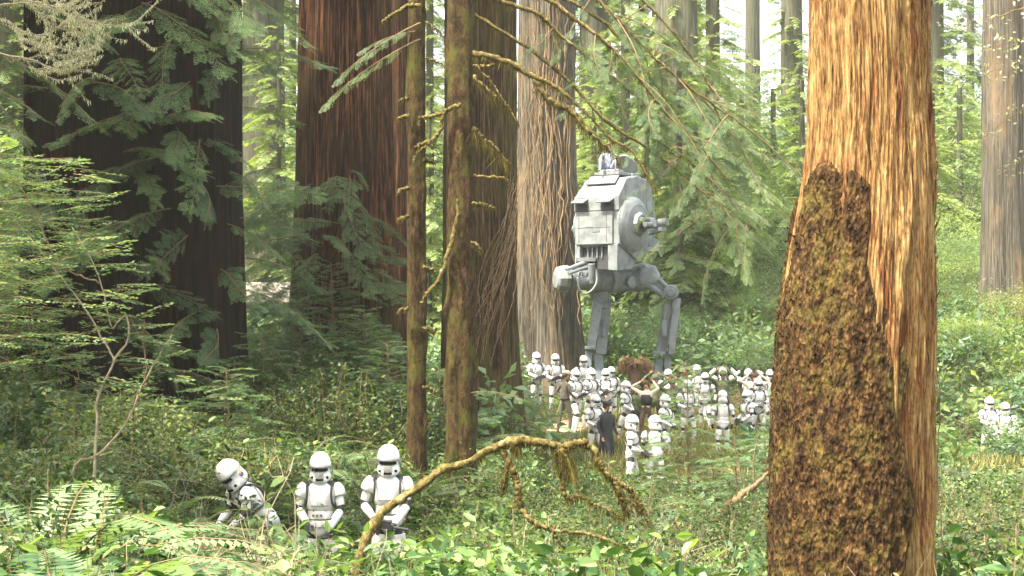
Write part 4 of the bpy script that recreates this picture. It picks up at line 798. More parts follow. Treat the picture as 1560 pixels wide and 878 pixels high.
for v, ins, zb_, zt_ in sec:
    tin = .10 if v > .3 else .0
    V += [hp(ins, v, zb_), hp(W_-ins, v, zb_), hp(W_-ins+.03, v, (zb_+zt_)/2), hp(W_-ins-tin, v, zt_), hp(ins+tin, v, zt_), hp(ins-.03, v, (zb_+zt_)/2)]
Fq = [[0, 5, 4, 3], [0, 3, 2, 1]]
for i in range(len(sec)-1):
    for j in range(6): a_ = i*6+j; b_ = i*6+(j+1) % 6; Fq.append([a_, b_, b_+6, a_+6])
e_ = (len(sec)-1)*6; Fq += [[e_, e_+1, e_+2, e_+3], [e_, e_+3, e_+4, e_+5]]
cab.add(V, Fq); cabo = bev(cab.build('cab', MT['hull'], WK), .04)
def sub(name, fn, parent=None, mat_=None, bw=.015):
    g = Geo(); fn(g); o = g.build(name, mat_ or MH, parent or WK); return bev(o, bw) if bw else o
RY = np.array([[cu[0], cv[0], 0], [cu[1], cv[1], 0], [0, 0, 1]])
def hbox(g, u, v, z, su, sv, sz, mi=0, tilt=0, tz=1):
    c, s = math.cos(tilt), math.sin(tilt); R = RY@np.array([[1, 0, 0], [0, c, -s], [0, s, c]]); box(g, hp(u, v, z), (su, sv, sz), R, mi, tz)
sub('face_plate', lambda g: hbox(g, W_*.46, -.035, (zt(328)+zC)/2+.0, W_*.80, .06, zt(328)-zC-.02), cabo)
sub('brow_plate', lambda g: hbox(g, W_*.5, -.012, (zB+zt(328))/2, W_*.98, .05, zB-zt(328)-.03), cabo)
for u in (.30, 1.27):
    sub('view_port', lambda g: hbox(g, u, -.045, zt(322), .46, .05, .24, 2), cabo, None, .005)
    sub('port_flap', lambda g: hbox(g, u, -.17, zt(313), .50, .30, .05, 0, .42), cabo)
# cheeks framing the dark mouth opening
def cheek(u0, u1, zb_, dv):
    def f(g): hexa(g, [hp(u0, -.02, zb_), hp(u1, -.02, zb_), hp(u1, dv, zb_), hp(u0, dv, zb_), hp(u0, -.02, zC+.01), hp(u1, -.02, zC+.01), hp(u1, dv, zC+.01), hp(u0, dv, zC+.01)])
    return f
sub('cheek', cheek(.03, .22, zD+.05, .5), cabo); 
def rcheek(g): hexa(g, [hp(1.30, -.03, zD-.08), hp(1.62, .0, zD-.10), hp(1.58, .95, zD-.02), hp(1.30, .95, zD-.02), hp(1.28, -.03, zC+.01), hp(1.645, -.03, zC+.01), hp(1.645, 1.35, zC-.02), hp(1.3, 1.35, zC-.02)])
sub('cheek', rcheek, cabo)
sub('mouth_recess', lambda g: hbox(g, .76, .30, (zC+zD)/2-.02, 1.05, .3, zC-zD+.05, 2), cabo, None, 0)
def ribs(g):
    for u in (.45, .62, .80, .98): hbox(g, u, .12, zC-.22, .05, .06, .42, 1)
sub('mouth_frame', ribs, cabo)
# roof: hatch ring, plates, rails
def roofp(g):
    hbox(g, .8, 1.15, zA+.12, .95, 1.0, .10, 0); hbox(g, .8, .42, zA-.10, 1.1, .4, .04, 1, .75); hbox(g, 1.2, 1.6, zA+.1, .3, .5, .12, 1)
    for i in range(5): hbox(g, .35+.22*i, .20, zB+.13, .10, .16, .05, 1, .6)
sub('roof_plate', roofp, cabo)
def hatch(g): cyl(g, hp(.75, 1.05, zA+.15), hp(.75, 1.05, zA+.26), .42, .40, 24, 1)
sub('hatch_ring', hatch, cabo)
def lidp(g): c = np.array(hp(.95, 1.62, zA+.45)); n_ = np.array([cv[0]*.8, cv[1]*.8, .55]); n_ /= np.linalg.norm(n_); cyl(g, c-n_*.03, c+n_*.05, .40, .36, 24, 0)
sub('hatch_lid', lidp, cabo)
# right side dome and its gun cluster
n3 = np.array([cu[0], cu[1], 0]); dc = np.array(hp(W_+.0, .78, zt(347)))
def dome(g, c, n_, R_, h, k=32, mi=0):
    pts = [c-n_*.05]; rad = [R_]
    for a in np.linspace(0, 1, 9): pts.append(c+n_*h*math.sin(a*1.5)); rad.append(R_*math.cos(a*1.5)+.02)
    pts.append(pts[-1]+n_*.001); rad.append(.001); V, Q = tube(np.array(pts), rad, k); g.add(V, Q, None, mi)
sub('side_dome', lambda g: dome(g, dc, n3, .86, .26), cabo, None, 0)
def seam(u0, v0, z_, su, sv, sz): sub('panel_seam', lambda g: hbox(g, u0, v0, z_, su, sv, sz, 2), cabo, None, 0)
seam(.46*W_, -.068, zt(352), 1.28, .006, .012)
for u_ in (.22, 1.26): seam(u_, -.068, zt(352), .012, .006, .95)
for v_, z0_, z1_ in ((.30, zC-.1, zA-.25), (1.55, zR, zA-.1), (1.95, zR, zA-.2)): seam(W_+.022, v_, (z0_+z1_)/2, .01, .014, z1_-z0_)
def rimf(g):
    a = np.linspace(0, 2*math.pi, 41); up_ = np.array([0, 0, 1.]); f_ = np.cross(n3, up_); V, Q = tube(dc[None]+n3*.01+.87*(np.cos(a)[:, None]*f_+np.sin(a)[:, None]*up_), .028, 6); g.add(V, Q, None, 1)
    for r_, h_ in ((.62, .185),): V, Q = tube(dc[None]+n3*h_+r_*(np.cos(a)[:, None]*f_+np.sin(a)[:, None]*up_), .012, 5); g.add(V, Q, None, 1)
sub('dome_rim', rimf, cabo, None, 0)
def ring(g): cyl(g, dc+n3*.20, dc+n3*.36, .40, .36, 8, 0); cyl(g, dc+n3*.36, dc+n3*.40, .28, .26, 8, 2)
sub('gun_mount', ring, cabo)
def guns(g):
    b = dc+n3*.45; f3 = np.array([-cv[0], -cv[1], 0])
    cyl(g, b, b+n3*.25, .16, .15, 14, 1); cyl(g, b+n3*.18-f3*.2+[0, 0, .12], b+n3*.18+f3*.55+[0, 0, .12], .085, .07, 12, 1); cyl(g, b+n3*.30-f3*.2-[0, 0, .05], b+n3*.30+f3*.5-[0, 0, .05], .10, .08, 12, 0)
    cyl(g, b+n3*.15-[0, 0, .3], b+n3*.55-[0, 0, .22], .07, .07, 10, 1); box(g, b+n3*.35+[0, 0, .0], (.3, .3, .22), RY, 1); cyl(g, b+n3*.5+[0, 0, .02], b+n3*.8+[0, 0, .05], .12, .12, 12, 0)
    box(g, b+n3*.62-[0, 0, .18], (.14, .3, .12), RY, 1)
sub('side_gun', guns, cabo)
lc = np.array(hp(-.02, .8, zt(350)))
def lgun(g): dome(g, lc, -n3, .8, .16); cyl(g, lc-n3*.15, lc-n3*.45, .12, .10, 12, 1); cyl(g, lc-n3*.42-[0, .35, 0], lc-n3*.42+[0, .25, 0], .17, .17, 16, 1)
sub('side_gun', lgun, cabo)
sub('rear_step', lambda g: (hbox(g, 1.66, 1.9, zt(382), .2, .9, .12), hbox(g, 1.72, 2.0, zt(374)+.02, .05, .6, .3, 1)), cabo)
def pmarks(g): hbox(g, .86, -.072, zt(356), .30, .012, .10, 1); hbox(g, .62, -.072, zt(351), .28, .012, .035, 1)
sub('worn_patch', pmarks, cabo, None, 0)
# chin guns and hose
def chin(g):
    c = wp(893, 412, -1.75)
    cyl(g, c+[-.45, 0, .05], c+[.45, .1, .15], .10, .09, 14, 1); cyl(g, wp(862, 411, -2.3), wp(897, 398, -1.7), .055, .075, 12, 0); cyl(g, wp(866, 417, -2.3), wp(900, 405, -1.7), .05, .07, 12, 1)
    cyl(g, wp(901, 402, -1.9), wp(901, 432, -1.8), .12, .10, 14, 1); cyl(g, wp(880, 430, -1.8), wp(912, 424, -1.7), .16, .14, 16, 1); box(g, wp(892, 396, -1.7), (.62, .4, .12), None, 0); box(g, wp(905, 420, -1.6), (.3, .4, .5), None, 1)
sub('chin_gun', chin)
def hose(g): V, Q = tube(smooth_path([wp(884, 415, -1.95), wp(881, 435, -2.0), wp(888, 447, -2.0), wp(900, 444, -2.0), wp(909, 430, -1.95), wp(908, 410, -1.9)], 24), .035, 8); g.add(V, Q)
o = sub('hose', hose, None, None, 0)
# hips: one thick cross drum, armoured ends
def hip(g):
    cyl(g, wp(866, 424, -.9), wp(915, 425, -.5), .36, .40, 24, 1); cyl(g, wp(905, 427, -.45), wp(985, 423, .3), .40, .44, 28, 1); cyl(g, wp(925, 428, -.35), wp(942, 427, -.1), .42, .42, 28, 0)
    box(g, wp(952, 410, .0), (1.0, .7, .12), None, 0); box(g, wp(945, 430, -.2), (.8, .5, .5), None, 1); cyl(g, wp(958, 430, -.35), wp(964, 430, -.5), .2, .2, 14, 0)
sub('hip_drum', hip)
def lcap(g): V, Q = tube(np.array([wp(864, 425, -.95), wp(863, 425, -.95), wp(858, 425, -1.0), wp(849, 425, -1.05), wp(846, 425, -1.07), wp(845.9, 425, -1.07)]), [.001, .46, .45, .40, .30, .001], 10); g.add(V, Q)
sub('hip_cap', lcap)
def lcap2(g): cyl(g, wp(876, 424, -.95), wp(882, 424, -.9), .33, .35, 20, 0); cyl(g, wp(866, 424, -.95), wp(875, 424, -.92), .22, .22, 16, 2)
sub('hip_joint', lcap2)
def rcap(g): V, Q = tube(np.array([wp(962, 426, .15), wp(966, 425, .05), wp(980, 422, -.05), wp(992, 424, -.1), wp(1000, 430, -.12), wp(1001, 430, -.12)]), [.30, .44, .48, .42, .25, .001], 20); g.add(V, Q)
sub('hip_cap', rcap)
# legs
def beam(g, a, b, w0, w1, d0, d1, mi=0):
    a, b = np.array(a), np.array(b); V = []
    for p, w_, d_ in ((a, w0, d0), (b, w1, d1)): V += [p+[-w_, -d_, 0], p+[w_, -d_, 0], p+[w_, d_, 0], p+[-w_, d_, 0]]
    hexa(g, V[:4]+V[4:], mi)
def upleg(g):
    beam(g, wp(1024, 452, .15), wp(982, 412, -.05), .17, .24, .25, .28); cyl(g, wp(1026, 446, -.12), wp(980, 404, -.35), .07, .07, 12, 0); cyl(g, wp(1012, 452, -.2), wp(985, 432, -.3), .10, .12, 12, 1)
sub('upper_leg', upleg)
def knee(g): cyl(g, wp(1022, 446, -.35), wp(1022, 446, .5), .26, .26, 22, 0); cyl(g, wp(1022, 446, -.42), wp(1022, 446, -.35), .15, .15, 16, 1)
sub('knee_joint', knee)
def foot(g, x, y, z0=0):
    box(g, (x, y-.25, z0+.10), (.62, .95, .20), None, 1, .75, .8); box(g, (x, y-.8, z0+.08), (.26, .40, .14), None, 0, .7, .7); box(g, (x-.35, y+.1, z0+.08), (.3, .3, .14), None, 0, .7, .7); box(g, (x+.35, y+.1, z0+.08), (.3, .3, .14), None, 0, .7, .7); cyl(g, (x-.3, y+.05, z0+.28), (x+.3, y+.05, z0+.28), .17, .17, 16, 1)
gR = wp(1000, 585); gL = wp(896, 585)
fzR = G(wl[0]+gR[0], WY+.3)-wl[2]; fzL = G(wl[0]+gL[0], WY-.2)-wl[2]
def shankR(g):
    beam(g, wp(1006, 540, .2), wp(1020, 462, .15), .16, .20, .20, .22, 0); beam(g, wp(1022, 540, .0), wp(1030, 455, .05), .10, .14, .2, .24, 0)
    beam(g, (gR[0]+.05, .3, fzR+.35), wp(1003, 545, .3), .14, .13, .16, .16, 1); beam(g, (gR[0]+.42, .3, fzR+.35), wp(1016, 535, .25), .10, .13, .15, .16, 1); box(g, wp(1036, 498, .1), (.12, .2, .12), None, 1)
def pst(fn): sub('leg_piston', fn)
pst(lambda g: cyl(g, wp(1014, 470, -.22), wp(1004, 535, -.15), .035, .035, 8, 1)); pst(lambda g: cyl(g, wp(1026, 470, -.28), wp(1018, 525, -.25), .03, .03, 8, 1)); pst(lambda g: cyl(g, wp(912, 470, -.25), wp(904, 528, -.45), .035, .035, 8, 1))
def ank(fn): sub('ankle_joint', fn)
ank(lambda g: box(g, wp(1003, 538, .0), (.42, .5, .10), None, 1)); ank(lambda g: box(g, wp(899, 530, -.3), (.34, .45, .10), None, 1))
sub('shank_cover', lambda g: box(g, wp(1012, 500, -.22), (.16, .05, .5), None, 1)); sub('shank_cover', lambda g: box(g, wp(920, 500, -.25), (.12, .05, .6), None, 1))
sub('shank', shankR)
sub('foot', lambda g: foot(g, gR[0]+.2, .3, fzR))
def upL(g): beam(g, wp(918, 470, .0), wp(914, 436, -.1), .22, .30, .28, .3, 0); beam(g, wp(906, 455, -.1), wp(900, 436, -.2), .12, .2, .2, .2, 1)
sub('upper_leg', upL)
def shankL(g):
    beam(g, wp(900, 532, -.3), wp(911, 458, -.15), .13, .17, .18, .22, 0); beam(g, wp(915, 540, .0), wp(922, 455, .05), .17, .20, .2, .26, 0)
    beam(g, (gL[0]-.05, -.2, fzL+.35), wp(897, 535, -.2), .09, .11, .15, .16, 1); beam(g, (gL[0]+.4, -.2, fzL+.35), wp(911, 538, .0), .15, .15, .16, .16, 1)
sub('shank', shankL)
sub('knee_joint', lambda g: cyl(g, wp(916, 452, -.4), wp(916, 452, .4), .22, .22, 20, 1))
sub('foot', lambda g: foot(g, gL[0]+.15, -.2, fzL))

# ------------------------------------------------------------------ people
def Rz(a): c, s = math.cos(a), math.sin(a); return np.array([[c, -s, 0], [s, c, 0], [0, 0, 1]])
def Rx(a): c, s = math.cos(a), math.sin(a); return np.array([[1, 0, 0], [0, c, -s], [0, s, c]])
BASE = dict(pel=(0, 0, .95), spi=(0, -.01, 1.13), che=(0, 0, 1.36), nec=(0, .01, 1.50), hea=(0, -.005, 1.60), hd2=(0, -.015, 1.68), top=(0, -.005, 1.745),
            shL=(.175, 0, 1.43), elL=(.27, .04, 1.15), wrL=(.26, -.10, .93), shR=(-.175, 0, 1.43), elR=(-.27, .04, 1.15), wrR=(-.26, -.10, .93),
            hiL=(.09, 0, .92), knL=(.12, -.03, .50), anL=(.13, .02, .09), toL=(.15, -.15, .04), hiR=(-.09, 0, .92), knR=(-.12, -.03, .50), anR=(-.13, .02, .09), toR=(-.15, -.15, .04))
POSE = {
 'side': {}, 'hold': dict(elL=(.27, -.04, 1.17), wrL=(.10, -.26, 1.12), elR=(-.28, .0, 1.16), wrR=(-.10, -.24, 1.04)),
 'low': dict(elL=(.25, -.05, 1.16), wrL=(.08, -.24, .94), elR=(-.28, .02, 1.15), wrR=(-.14, -.22, .99)),
 'point': dict(elL=(.26, -.16, 1.26), wrL=(.22, -.40, 1.22), elR=(-.28, .03, 1.16), wrR=(-.20, -.18, 1.02)),
 'hip': dict(elL=(.36, .10, 1.18), wrL=(.19, .0, 1.02), elR=(-.28, .0, 1.16), wrR=(-.12, -.22, 1.02)),
 'hands_head': dict(elL=(.42, -.05, 1.56), wrL=(.17, .02, 1.76), elR=(-.42, -.05, 1.56), wrR=(-.17, .02, 1.76)),
 'wide': dict(elL=(.45, -.03, 1.58), wrL=(.24, -.08, 1.76), elR=(-.45, -.03, 1.56), wrR=(-.24, -.08, 1.76)),
 'sit': dict(),
}
def pose(name, jit=None):
    J = {k: np.array(v, float) for k, v in BASE.items()}
    for k, v in POSE.get(name, {}).items(): J[k] = np.array(v, float)
    if name == 'bend':
        A = Rx(.62)
        for k in J:
            if J[k][2] > .96 or k in ('wrL', 'wrR'): J[k] = np.array([0, .16, .93])+A@(J[k]-[0, 0, .95])
            elif k in ('pel', 'hiL', 'hiR'): J[k] = J[k]+[0, .16, -.02]
        J['elL'] = J['shL']+[.06, -.06, -.27]; J['wrL'] = J['elL']+[-.05, -.15, -.18]; J['elR'] = J['shR']+[-.06, -.06, -.27]; J['wrR'] = J['elR']+[.05, -.15, -.18]
    if name == 'crouch':
        A = Rx(.45)
        for k in J:
            if J[k][2] > .96: J[k] = np.array([0, .16, .62])+A@(J[k]-[0, 0, .95])
        for s, q in ((1, 'L'), (-1, 'R')):
            J['hi'+q] = np.array([s*.09, .16, .60]); J['kn'+q] = np.array([s*.16, -.18, .50]); J['el'+q] = J['sh'+q]+[s*.07, -.1, -.25]; J['wr'+q] = J['el'+q]+[-s*.10, -.2, -.05]
        J['pel'] = np.array([0, .16, .62])
    if name == 'sit':
        for k in J:
            if J[k][2] > .91 or k[:2] == 'wr': J[k] = J[k]-[0, 0, .80]
        for s, q in ((1, 'L'), (-1, 'R')):
            J['kn'+q] = np.array([s*.24, -.34, .42]); J['an'+q] = np.array([s*.24, -.42, .08]); J['to'+q] = np.array([s*.27, -.56, .05]); J['el'+q] = np.array([s*.30, -.12, .42]); J['wr'+q] = np.array([s*.24, -.30, .44])
    if jit is not None:
        for q in 'LR':
            for k in ('el', 'wr'): J[k+q] = J[k+q]+jit.normal(0, .02, 3)
        sw = jit.normal(0, .09); J['knL'][0] += abs(jit.normal(0, .04)); J['anL'][0] += abs(jit.normal(0, .07)); J['toL'][0] += abs(jit.normal(0, .08)); J['knL'][1] -= sw; J['anL'][1] -= sw*1.5; J['toL'][1] -= sw*1.5; J['knR'][1] += sw; J['anR'][1] += sw; J['toR'][1] += sw
    return J
RAD = dict(pel=(.135, .105), spi=(.13, .10), che=(.155, .11), nec=(.055, .055), hea=(.07, .08), hd2=(.075, .09), top=(.05, .06), shL=(.068,)*2, shR=(.068,)*2, elL=(.043,)*2, elR=(.043,)*2, wrL=(.028,)*2, wrR=(.028,)*2,
           hiL=(.088,)*2, hiR=(.088,)*2, knL=(.058,)*2, knR=(.058,)*2, anL=(.042,)*2, anR=(.042,)*2, toL=(.035,)*2, toR=(.035,)*2)
EDG = [('pel', 'spi'), ('spi', 'che'), ('che', 'nec'), ('nec', 'hea'), ('hea', 'hd2'), ('hd2', 'top')]+[e for q in 'LR' for e in (('che', 'sh'+q), ('sh'+q, 'el'+q), ('el'+q, 'wr'+q), ('pel', 'hi'+q), ('hi'+q, 'kn'+q), ('kn'+q, 'an'+q), ('an'+q, 'to'+q))]
def body_mesh(J, mats, bulk=1.0, skinhands=True):
    names = list(J); vs = [J[k] for k in names]; rad = [tuple(x*(bulk if k not in ('hea', 'hd2', 'top', 'nec', 'wrL', 'wrR') else 1) for x in RAD[k]) for k in names]; idx = {k: i for i, k in enumerate(names)}; ed = [(idx[a], idx[b]) for a, b in EDG]
    bone = {i: k for i, k in enumerate(names)}
    for q, s in (('L', 1), ('R', -1)):
        w0 = J['wr'+q]; d = w0-J['el'+q]; d /= np.linalg.norm(d); side = np.cross(d, [0, -1, .2]); side /= np.linalg.norm(side); pn = np.cross(side, d)
        pm = w0+d*.055; vs.append(pm); rad.append((.030, .020)); ip_ = len(vs)-1; ed.append((idx['wr'+q], ip_)); bone[ip_] = 'hand'
        for f, (off, L_) in enumerate(((-.026, .055), (-.009, .066), (.009, .062), (.026, .048))):
            a = pm+d*.030+side*off; b = a+d*L_*.55+pn*.012; c = a+d*L_*.85+pn*.034
            n0 = len(vs); vs += [a, b, c]; rad += [(.010, .010), (.009, .009), (.008, .008)]; ed += [(ip_, n0), (n0, n0+1), (n0+1, n0+2)]
            for z_ in range(3): bone[n0+z_] = 'hand'
        a = w0+d*.03+side*(-.032)*1; b = a+side*-.02+d*.03+pn*.012; n0 = len(vs); vs += [a, b]; rad += [(.012, .012), (.010, .010)]; ed += [(ip_, n0), (n0, n0+1)]; bone[n0] = bone[n0+1] = 'hand'
    hd = J['hd2']-J['hea']; hd /= np.linalg.norm(hd); fw = np.cross([1, 0, 0], hd); fw = -np.cross(hd, [1., 0, 0]) if fw[1] > 0 else fw
    nose = J['hea']+hd*.05+fw*.105; vs.append(nose); rad.append((.013, .013)); ed.append((idx['hea'], len(vs)-1)); bone[len(vs)-1] = 'hea'
    me = bpy.data.meshes.new('tmp'); me.from_pydata([tuple(v) for v in vs], ed, []); ob = bpy.data.objects.new('tmp', me); COL.objects.link(ob)
    sk = ob.modifiers.new('s', 'SKIN'); sk.branch_smoothing = .6; sk.use_smooth_shade = True
    sv = me.skin_vertices[0].data if me.skin_vertices else None
    if sv is None:
        import bmesh
        bm = bmesh.new(); bm.from_mesh(me); bm.verts.layers.skin.verify(); bm.to_mesh(me); bm.free(); sv = me.skin_vertices[0].data
    for i, rd in enumerate(rad): sv[i].radius = rd; sv[i].use_root = (i == idx['pel'])
    ss = ob.modifiers.new('u', 'SUBSURF'); ss.levels = 1; ss.render_levels = 1
    dg = bpy.context.evaluated_depsgraph_get(); out = bpy.data.meshes.new_from_object(ob.evaluated_get(dg)); bpy.data.objects.remove(ob); out.name = 'body'
    out.materials.clear()
    for m_ in mats: out.materials.append(m_)                # 0 upper cloth, 1 lower cloth, 2 skin
    VA = np.array(vs); n = len(out.polygons); c = np.zeros(n*3); out.polygons.foreach_get('center', c); c = c.reshape(-1, 3)
    D2 = ((c[:, None]-VA[None])**2).sum(-1); near = np.argmin(D2, 1); nd = np.sqrt(D2.min(1)); mi = np.zeros(n, int)
    for i in range(n):
        b = bone[int(near[i])]
        mi[i] = 2 if b in ('hea', 'hd2', 'top') or (b == 'hand' and nd[i] < .05) else 0 if b == 'hand' else 1 if b[:2] in ('kn', 'an', 'to', 'hi') or b == 'pel' else 0
    out.polygons.foreach_set('material_index', mi.astype(np.int32)); out.polygons.foreach_set('use_smooth', np.ones(n, bool)); return out
def seg(g, a, b, t0, t1, r0, r1, k=12, mi=0, bulge=.08):
    a, b = np.array(a), np.array(b); p0 = a+(b-a)*t0; p1 = a+(b-a)*t1; d = (p1-p0); L_ = np.linalg.norm(d); d = d/L_; ts = [0, 0, .06, .35, .7, .94, 1, 1]; rr_ = [.6, .97, 1, 1+bulge, 1+bulge*.6, 1, .97, .6]
    pts = np.array([p0+d*L_*t+d*(1e-4*i) for i, t in enumerate(ts)]); rad = [(r0+(r1-r0)*t)*q for t, q in zip(ts, rr_)]; V, Q = tube(pts, rad, k); g.add(V, Q, None, mi)
def M4(R, t): M = np.eye(4); M[:3, :3] = R; M[:3, 3] = t; return M
def bone_R(up):                                            # local z along the bone, x kept sideways, -y front
    z = up/np.linalg.norm(up); x = np.array([1., 0, 0]); x = x-z*np.dot(x, z); x /= np.linalg.norm(x); return np.stack([x, np.cross(z, x), z], 1)
def armour(root, J, pack=False, headyaw=0, dark=False, headR=None):
    WM = MT['white']; sm = dict(smooth=True)
    Rt = bone_R(J['che']-J['pel']); Rh = bone_R(J['hd2']-J['nec'])@Rz(headyaw)
    hc = J['hea']+(J['hd2']-J['nec'])*.15; Mh = M4(Rh, hc)
    g = Geo(); loft(g, [(-.155, .098, .120, .10, 0, -.012), (-.15, .108, .146, .112, 0, -.012), (-.118, .130, .150, .128), (-.075, .124, .132, .138), (-.035, .108, .112, .138), (.010, .112, .116, .140), (.018, .128, .144, .146), (.05, .126, .142, .148), (.095, .115, .126, .136), (.135, .090, .096, .106), (.165, .055, .058, .065), (.175, .02, .02, .02)], 24, 0, Mh)
    h = g.build('helmet', WM, root, True)
    def fr(z0, z1, w_, y0, name, m_, th=.012):
        g = Geo(); n = 9; a = np.linspace(-w_, w_, n); V = []
        for z_ in (z0, z1):
            for q in a: V.append([math.sin(q)*y0*.98, -math.cos(q)*y0, z_])
            for q in a[::-1]: V.append([math.sin(q)*(y0-th), -math.cos(q)*(y0-th), z_])
        m = 2*n; Fq = [[i, (i+1) % m, m+(i+1) % m, m+i] for i in range(m)]; g.add(np.array(V)@Rh.T+hc, Fq)
        for b_ in (0, m): g.add(np.array(V)@Rh.T+hc, [[b_+i, b_+i+1, b_+m-2-i, b_+m-1-i] for i in range(n-1)])
        g.build(name, m_, h)
    fr(-.026, .006, .80, .136, 'visor', MT['visor']); fr(.014, .024, 1.45, .152, 'brow_band', MT['trimgrey']); fr(-.128, -.104, .30, .160, 'breather', MT['visor'])
    for e_ in (-1, 1):
        g = Geo(); c_ = hc+Rh@np.array([e_*.085, -.108, -.095]); cyl(g, c_, c_+Rh@np.array([e_*.010, -.014, 0]), .017, .015, 8); g.build('cheek_vent', MT['visor'], h); fr(-.092, -.040, .34, .152, 'muzzle', WM, .02)
    if dark: fr(-.085, .0, .6, .150, 'goggles', MT['visor'])
    A = WM if not dark else WM
    cc = (J['che']+J['spi'])/2; Mt = M4(Rt, cc)
    g = Geo(); loft(g, [(-.10, .148, .118, .112), (-.088, .156, .132, .120), (-.02, .172, .158, .132), (.08, .180, .160, .136), (.14, .172, .14, .128), (.185, .135, .10, .10), (.215, .10, .08, .085), (.235, .06, .055, .06)], 24, 0, Mt)
    ch = g.build('chest_plate', A, root, True)
    for s_ in (-1, 1):                                      # dark straps round the arm openings
        g = Geo(); pts = [Rt@np.array([s_*.150*q0, y_, z_])+cc for q0, y_, z_ in ((.95, -.10, .18), (.93, -.150, .10), (.98, -.150, .0), (1.12, -.09, -.06), (1.16, 0, -.07), (1.1, .08, -.05), (.95, .125, .06), (.95, .08, .18), (.95, 0, .215), (.95, -.10, .18))]
        V, Q = tube(smooth_path(pts, 26), .014, 5); g.add(V, Q); g.build('strap', MT['undersuit'], root)
        g = Geo(); c_ = hc+Rh@np.array([s_*.132, .012, -.045]); cyl(g, c_, c_+Rh@np.array([s_*.014, 0, 0]), .030, .026, 10); g.build('ear_cap', MT['trimgrey'], h)
    g = Geo(); [cyl(g, Rt@np.array([x_, -.136, -.155])+cc, Rt@np.array([x_, -.146, -.155])+cc, .016, .014, 8) for x_ in (-.07, -.025, .02)]; g.build('waist_buttons', MT['trimgrey'], root)
    g = Geo(); box(g, Rt@np.array([0, -.164, -.045])+cc, (.20, .012, .010), Rt); g.build('chest_seam', MT['trimgrey'], ch)
    if pack:
        g = Geo(); box(g, Mt[:3, :3]@np.array([0, .17, .06])+cc, (.20, .08, .24), Rt); cyl(g, Mt[:3, :3]@np.array([-.09, .21, -.02])+cc, Mt[:3, :3]@np.array([.09, .21, -.02])+cc, .035, .035, 10); bev(g.build('backpack', [WM], root), .01)
    pc = J['pel']*.75+J['spi']*.25; Rp = bone_R(J['spi']-J['pel']); Mp = M4(Rp, pc)
    g = Geo(); loft(g, [(-.02, .168, .135, .125), (-.015, .176, .143, .133), (.035, .172, .139, .129), (.04, .16, .13, .12)], 20, 0, Mp)
    for i in range(5):
        a = (i-2)*.42; box(g, Rp@np.array([math.sin(a)*.172, -math.cos(a)*.15, .01])+pc, (.055, .03, .06), Rp@Rz(a))
    g.build('belt', [MT['white']], root)
    g = Geo(); loft(g, [(-.20, .138, .112, .105), (-.19, .146, .122, .112), (-.115, .146, .126, .114), (-.105, .138, .118, .108)], 20, 0, Mt); g.build('waist_plate', A, root, True)
    g = Geo(); loft(g, [(-.16, .06, .10, .10), (-.10, .12, .125, .12), (-.04, .160, .13, .122), (-.02, .158, .128, .12)], 20, 0, Mp); g.build('hip_plate', A, root, True)
    for q in 'LR':
        s = 1 if q == 'L' else -1
        g = Geo(); d = J['el'+q]-J['sh'+q]; Ma = M4(bone_R(-d)if abs(d[2]) > .05 else Rt, J['sh'+q]+d*.12+np.array([s*.012, 0, 0])); loft(g, [(-.105, .074, .080, .080), (-.098, .082, .088, .088), (-.04, .080, .086, .086), (.01, .068, .074, .074), (.05, .040, .05, .05)], 14, 0, Ma); g.build('shoulder_plate', A, root, True)
        g = Geo(); seg(g, J['sh'+q], J['el'+q], .50, .86, .051, .046); g.build('upper_arm_plate', A, root, True)
        g = Geo(); seg(g, J['el'+q], J['wr'+q], .14, .90, .049, .038, bulge=.12); g.build('forearm_plate', A, root, True)
        g = Geo(); seg(g, J['hi'+q], J['kn'+q], .24, .86, .086, .066); g.build('thigh_plate', A, root, True)
        g = Geo(); seg(g, J['kn'+q], J['an'+q], .04, .93, .060, .050, bulge=.16); g.build('shin_plate', A, root, True)
        g = Geo(); f_ = J['to'+q]-J['an'+q]; aa = J['an'+q]; loft(g, [(0, .055, .17, .075, aa[0], aa[1]), (.05, .055, .16, .075, aa[0], aa[1]), (.09, .052, .09, .07, aa[0], aa[1]), (.14, .055, .06, .06, aa[0], aa[1])], 14); g.build('boot', A, root, True)
def rifle(root, J, label, s=1.0):
    a, b = J['wrR'], J['wrL']; mid = (a+b)/2+np.array([0, -.07, -.02]); d = b-a; d = np.array([d[0], d[1]*.5-.05, d[2]*.6+.02]); d /= np.linalg.norm(d)
    t = thing('rifle', label, 'rifle', tuple(root.matrix_world @ Vector(mid)), root.rotation_euler[2]); R = bone_R(d); R = np.stack([d, np.cross([0, 0, 1.], d)/np.linalg.norm(np.cross([0, 0, 1.], d)), np.cross(d, np.cross([0, 0, 1.], d)/np.linalg.norm(np.cross([0, 0, 1.], d)))], 1)
    q = lambda v: R@np.array(v, float)
    g = Geo(); box(g, q((0, 0, 0)), (.26, .045, .06), R); box(g, q((0, 0, .045)), (.18, .03, .025), R); g.build('receiver', MT['gunmetal'], t)
    g = Geo(); cyl(g, q((.12, 0, .005)), q((.32, 0, .005)), .018, .016, 10); cyl(g, q((-.04, 0, .065)), q((.10, 0, .065)), .016, .016, 8); g.build('barrel', MT['gunmetal'], t)
    g = Geo(); box(g, q((-.06, 0, -.07)), (.035, .03, .10), R); g.build('grip', MT['gunmetal'], t)
    g = Geo(); box(g, q((-.20, 0, -.01)), (.16, .025, .04), R); g.build('stock', MT['gunmetal'], t)
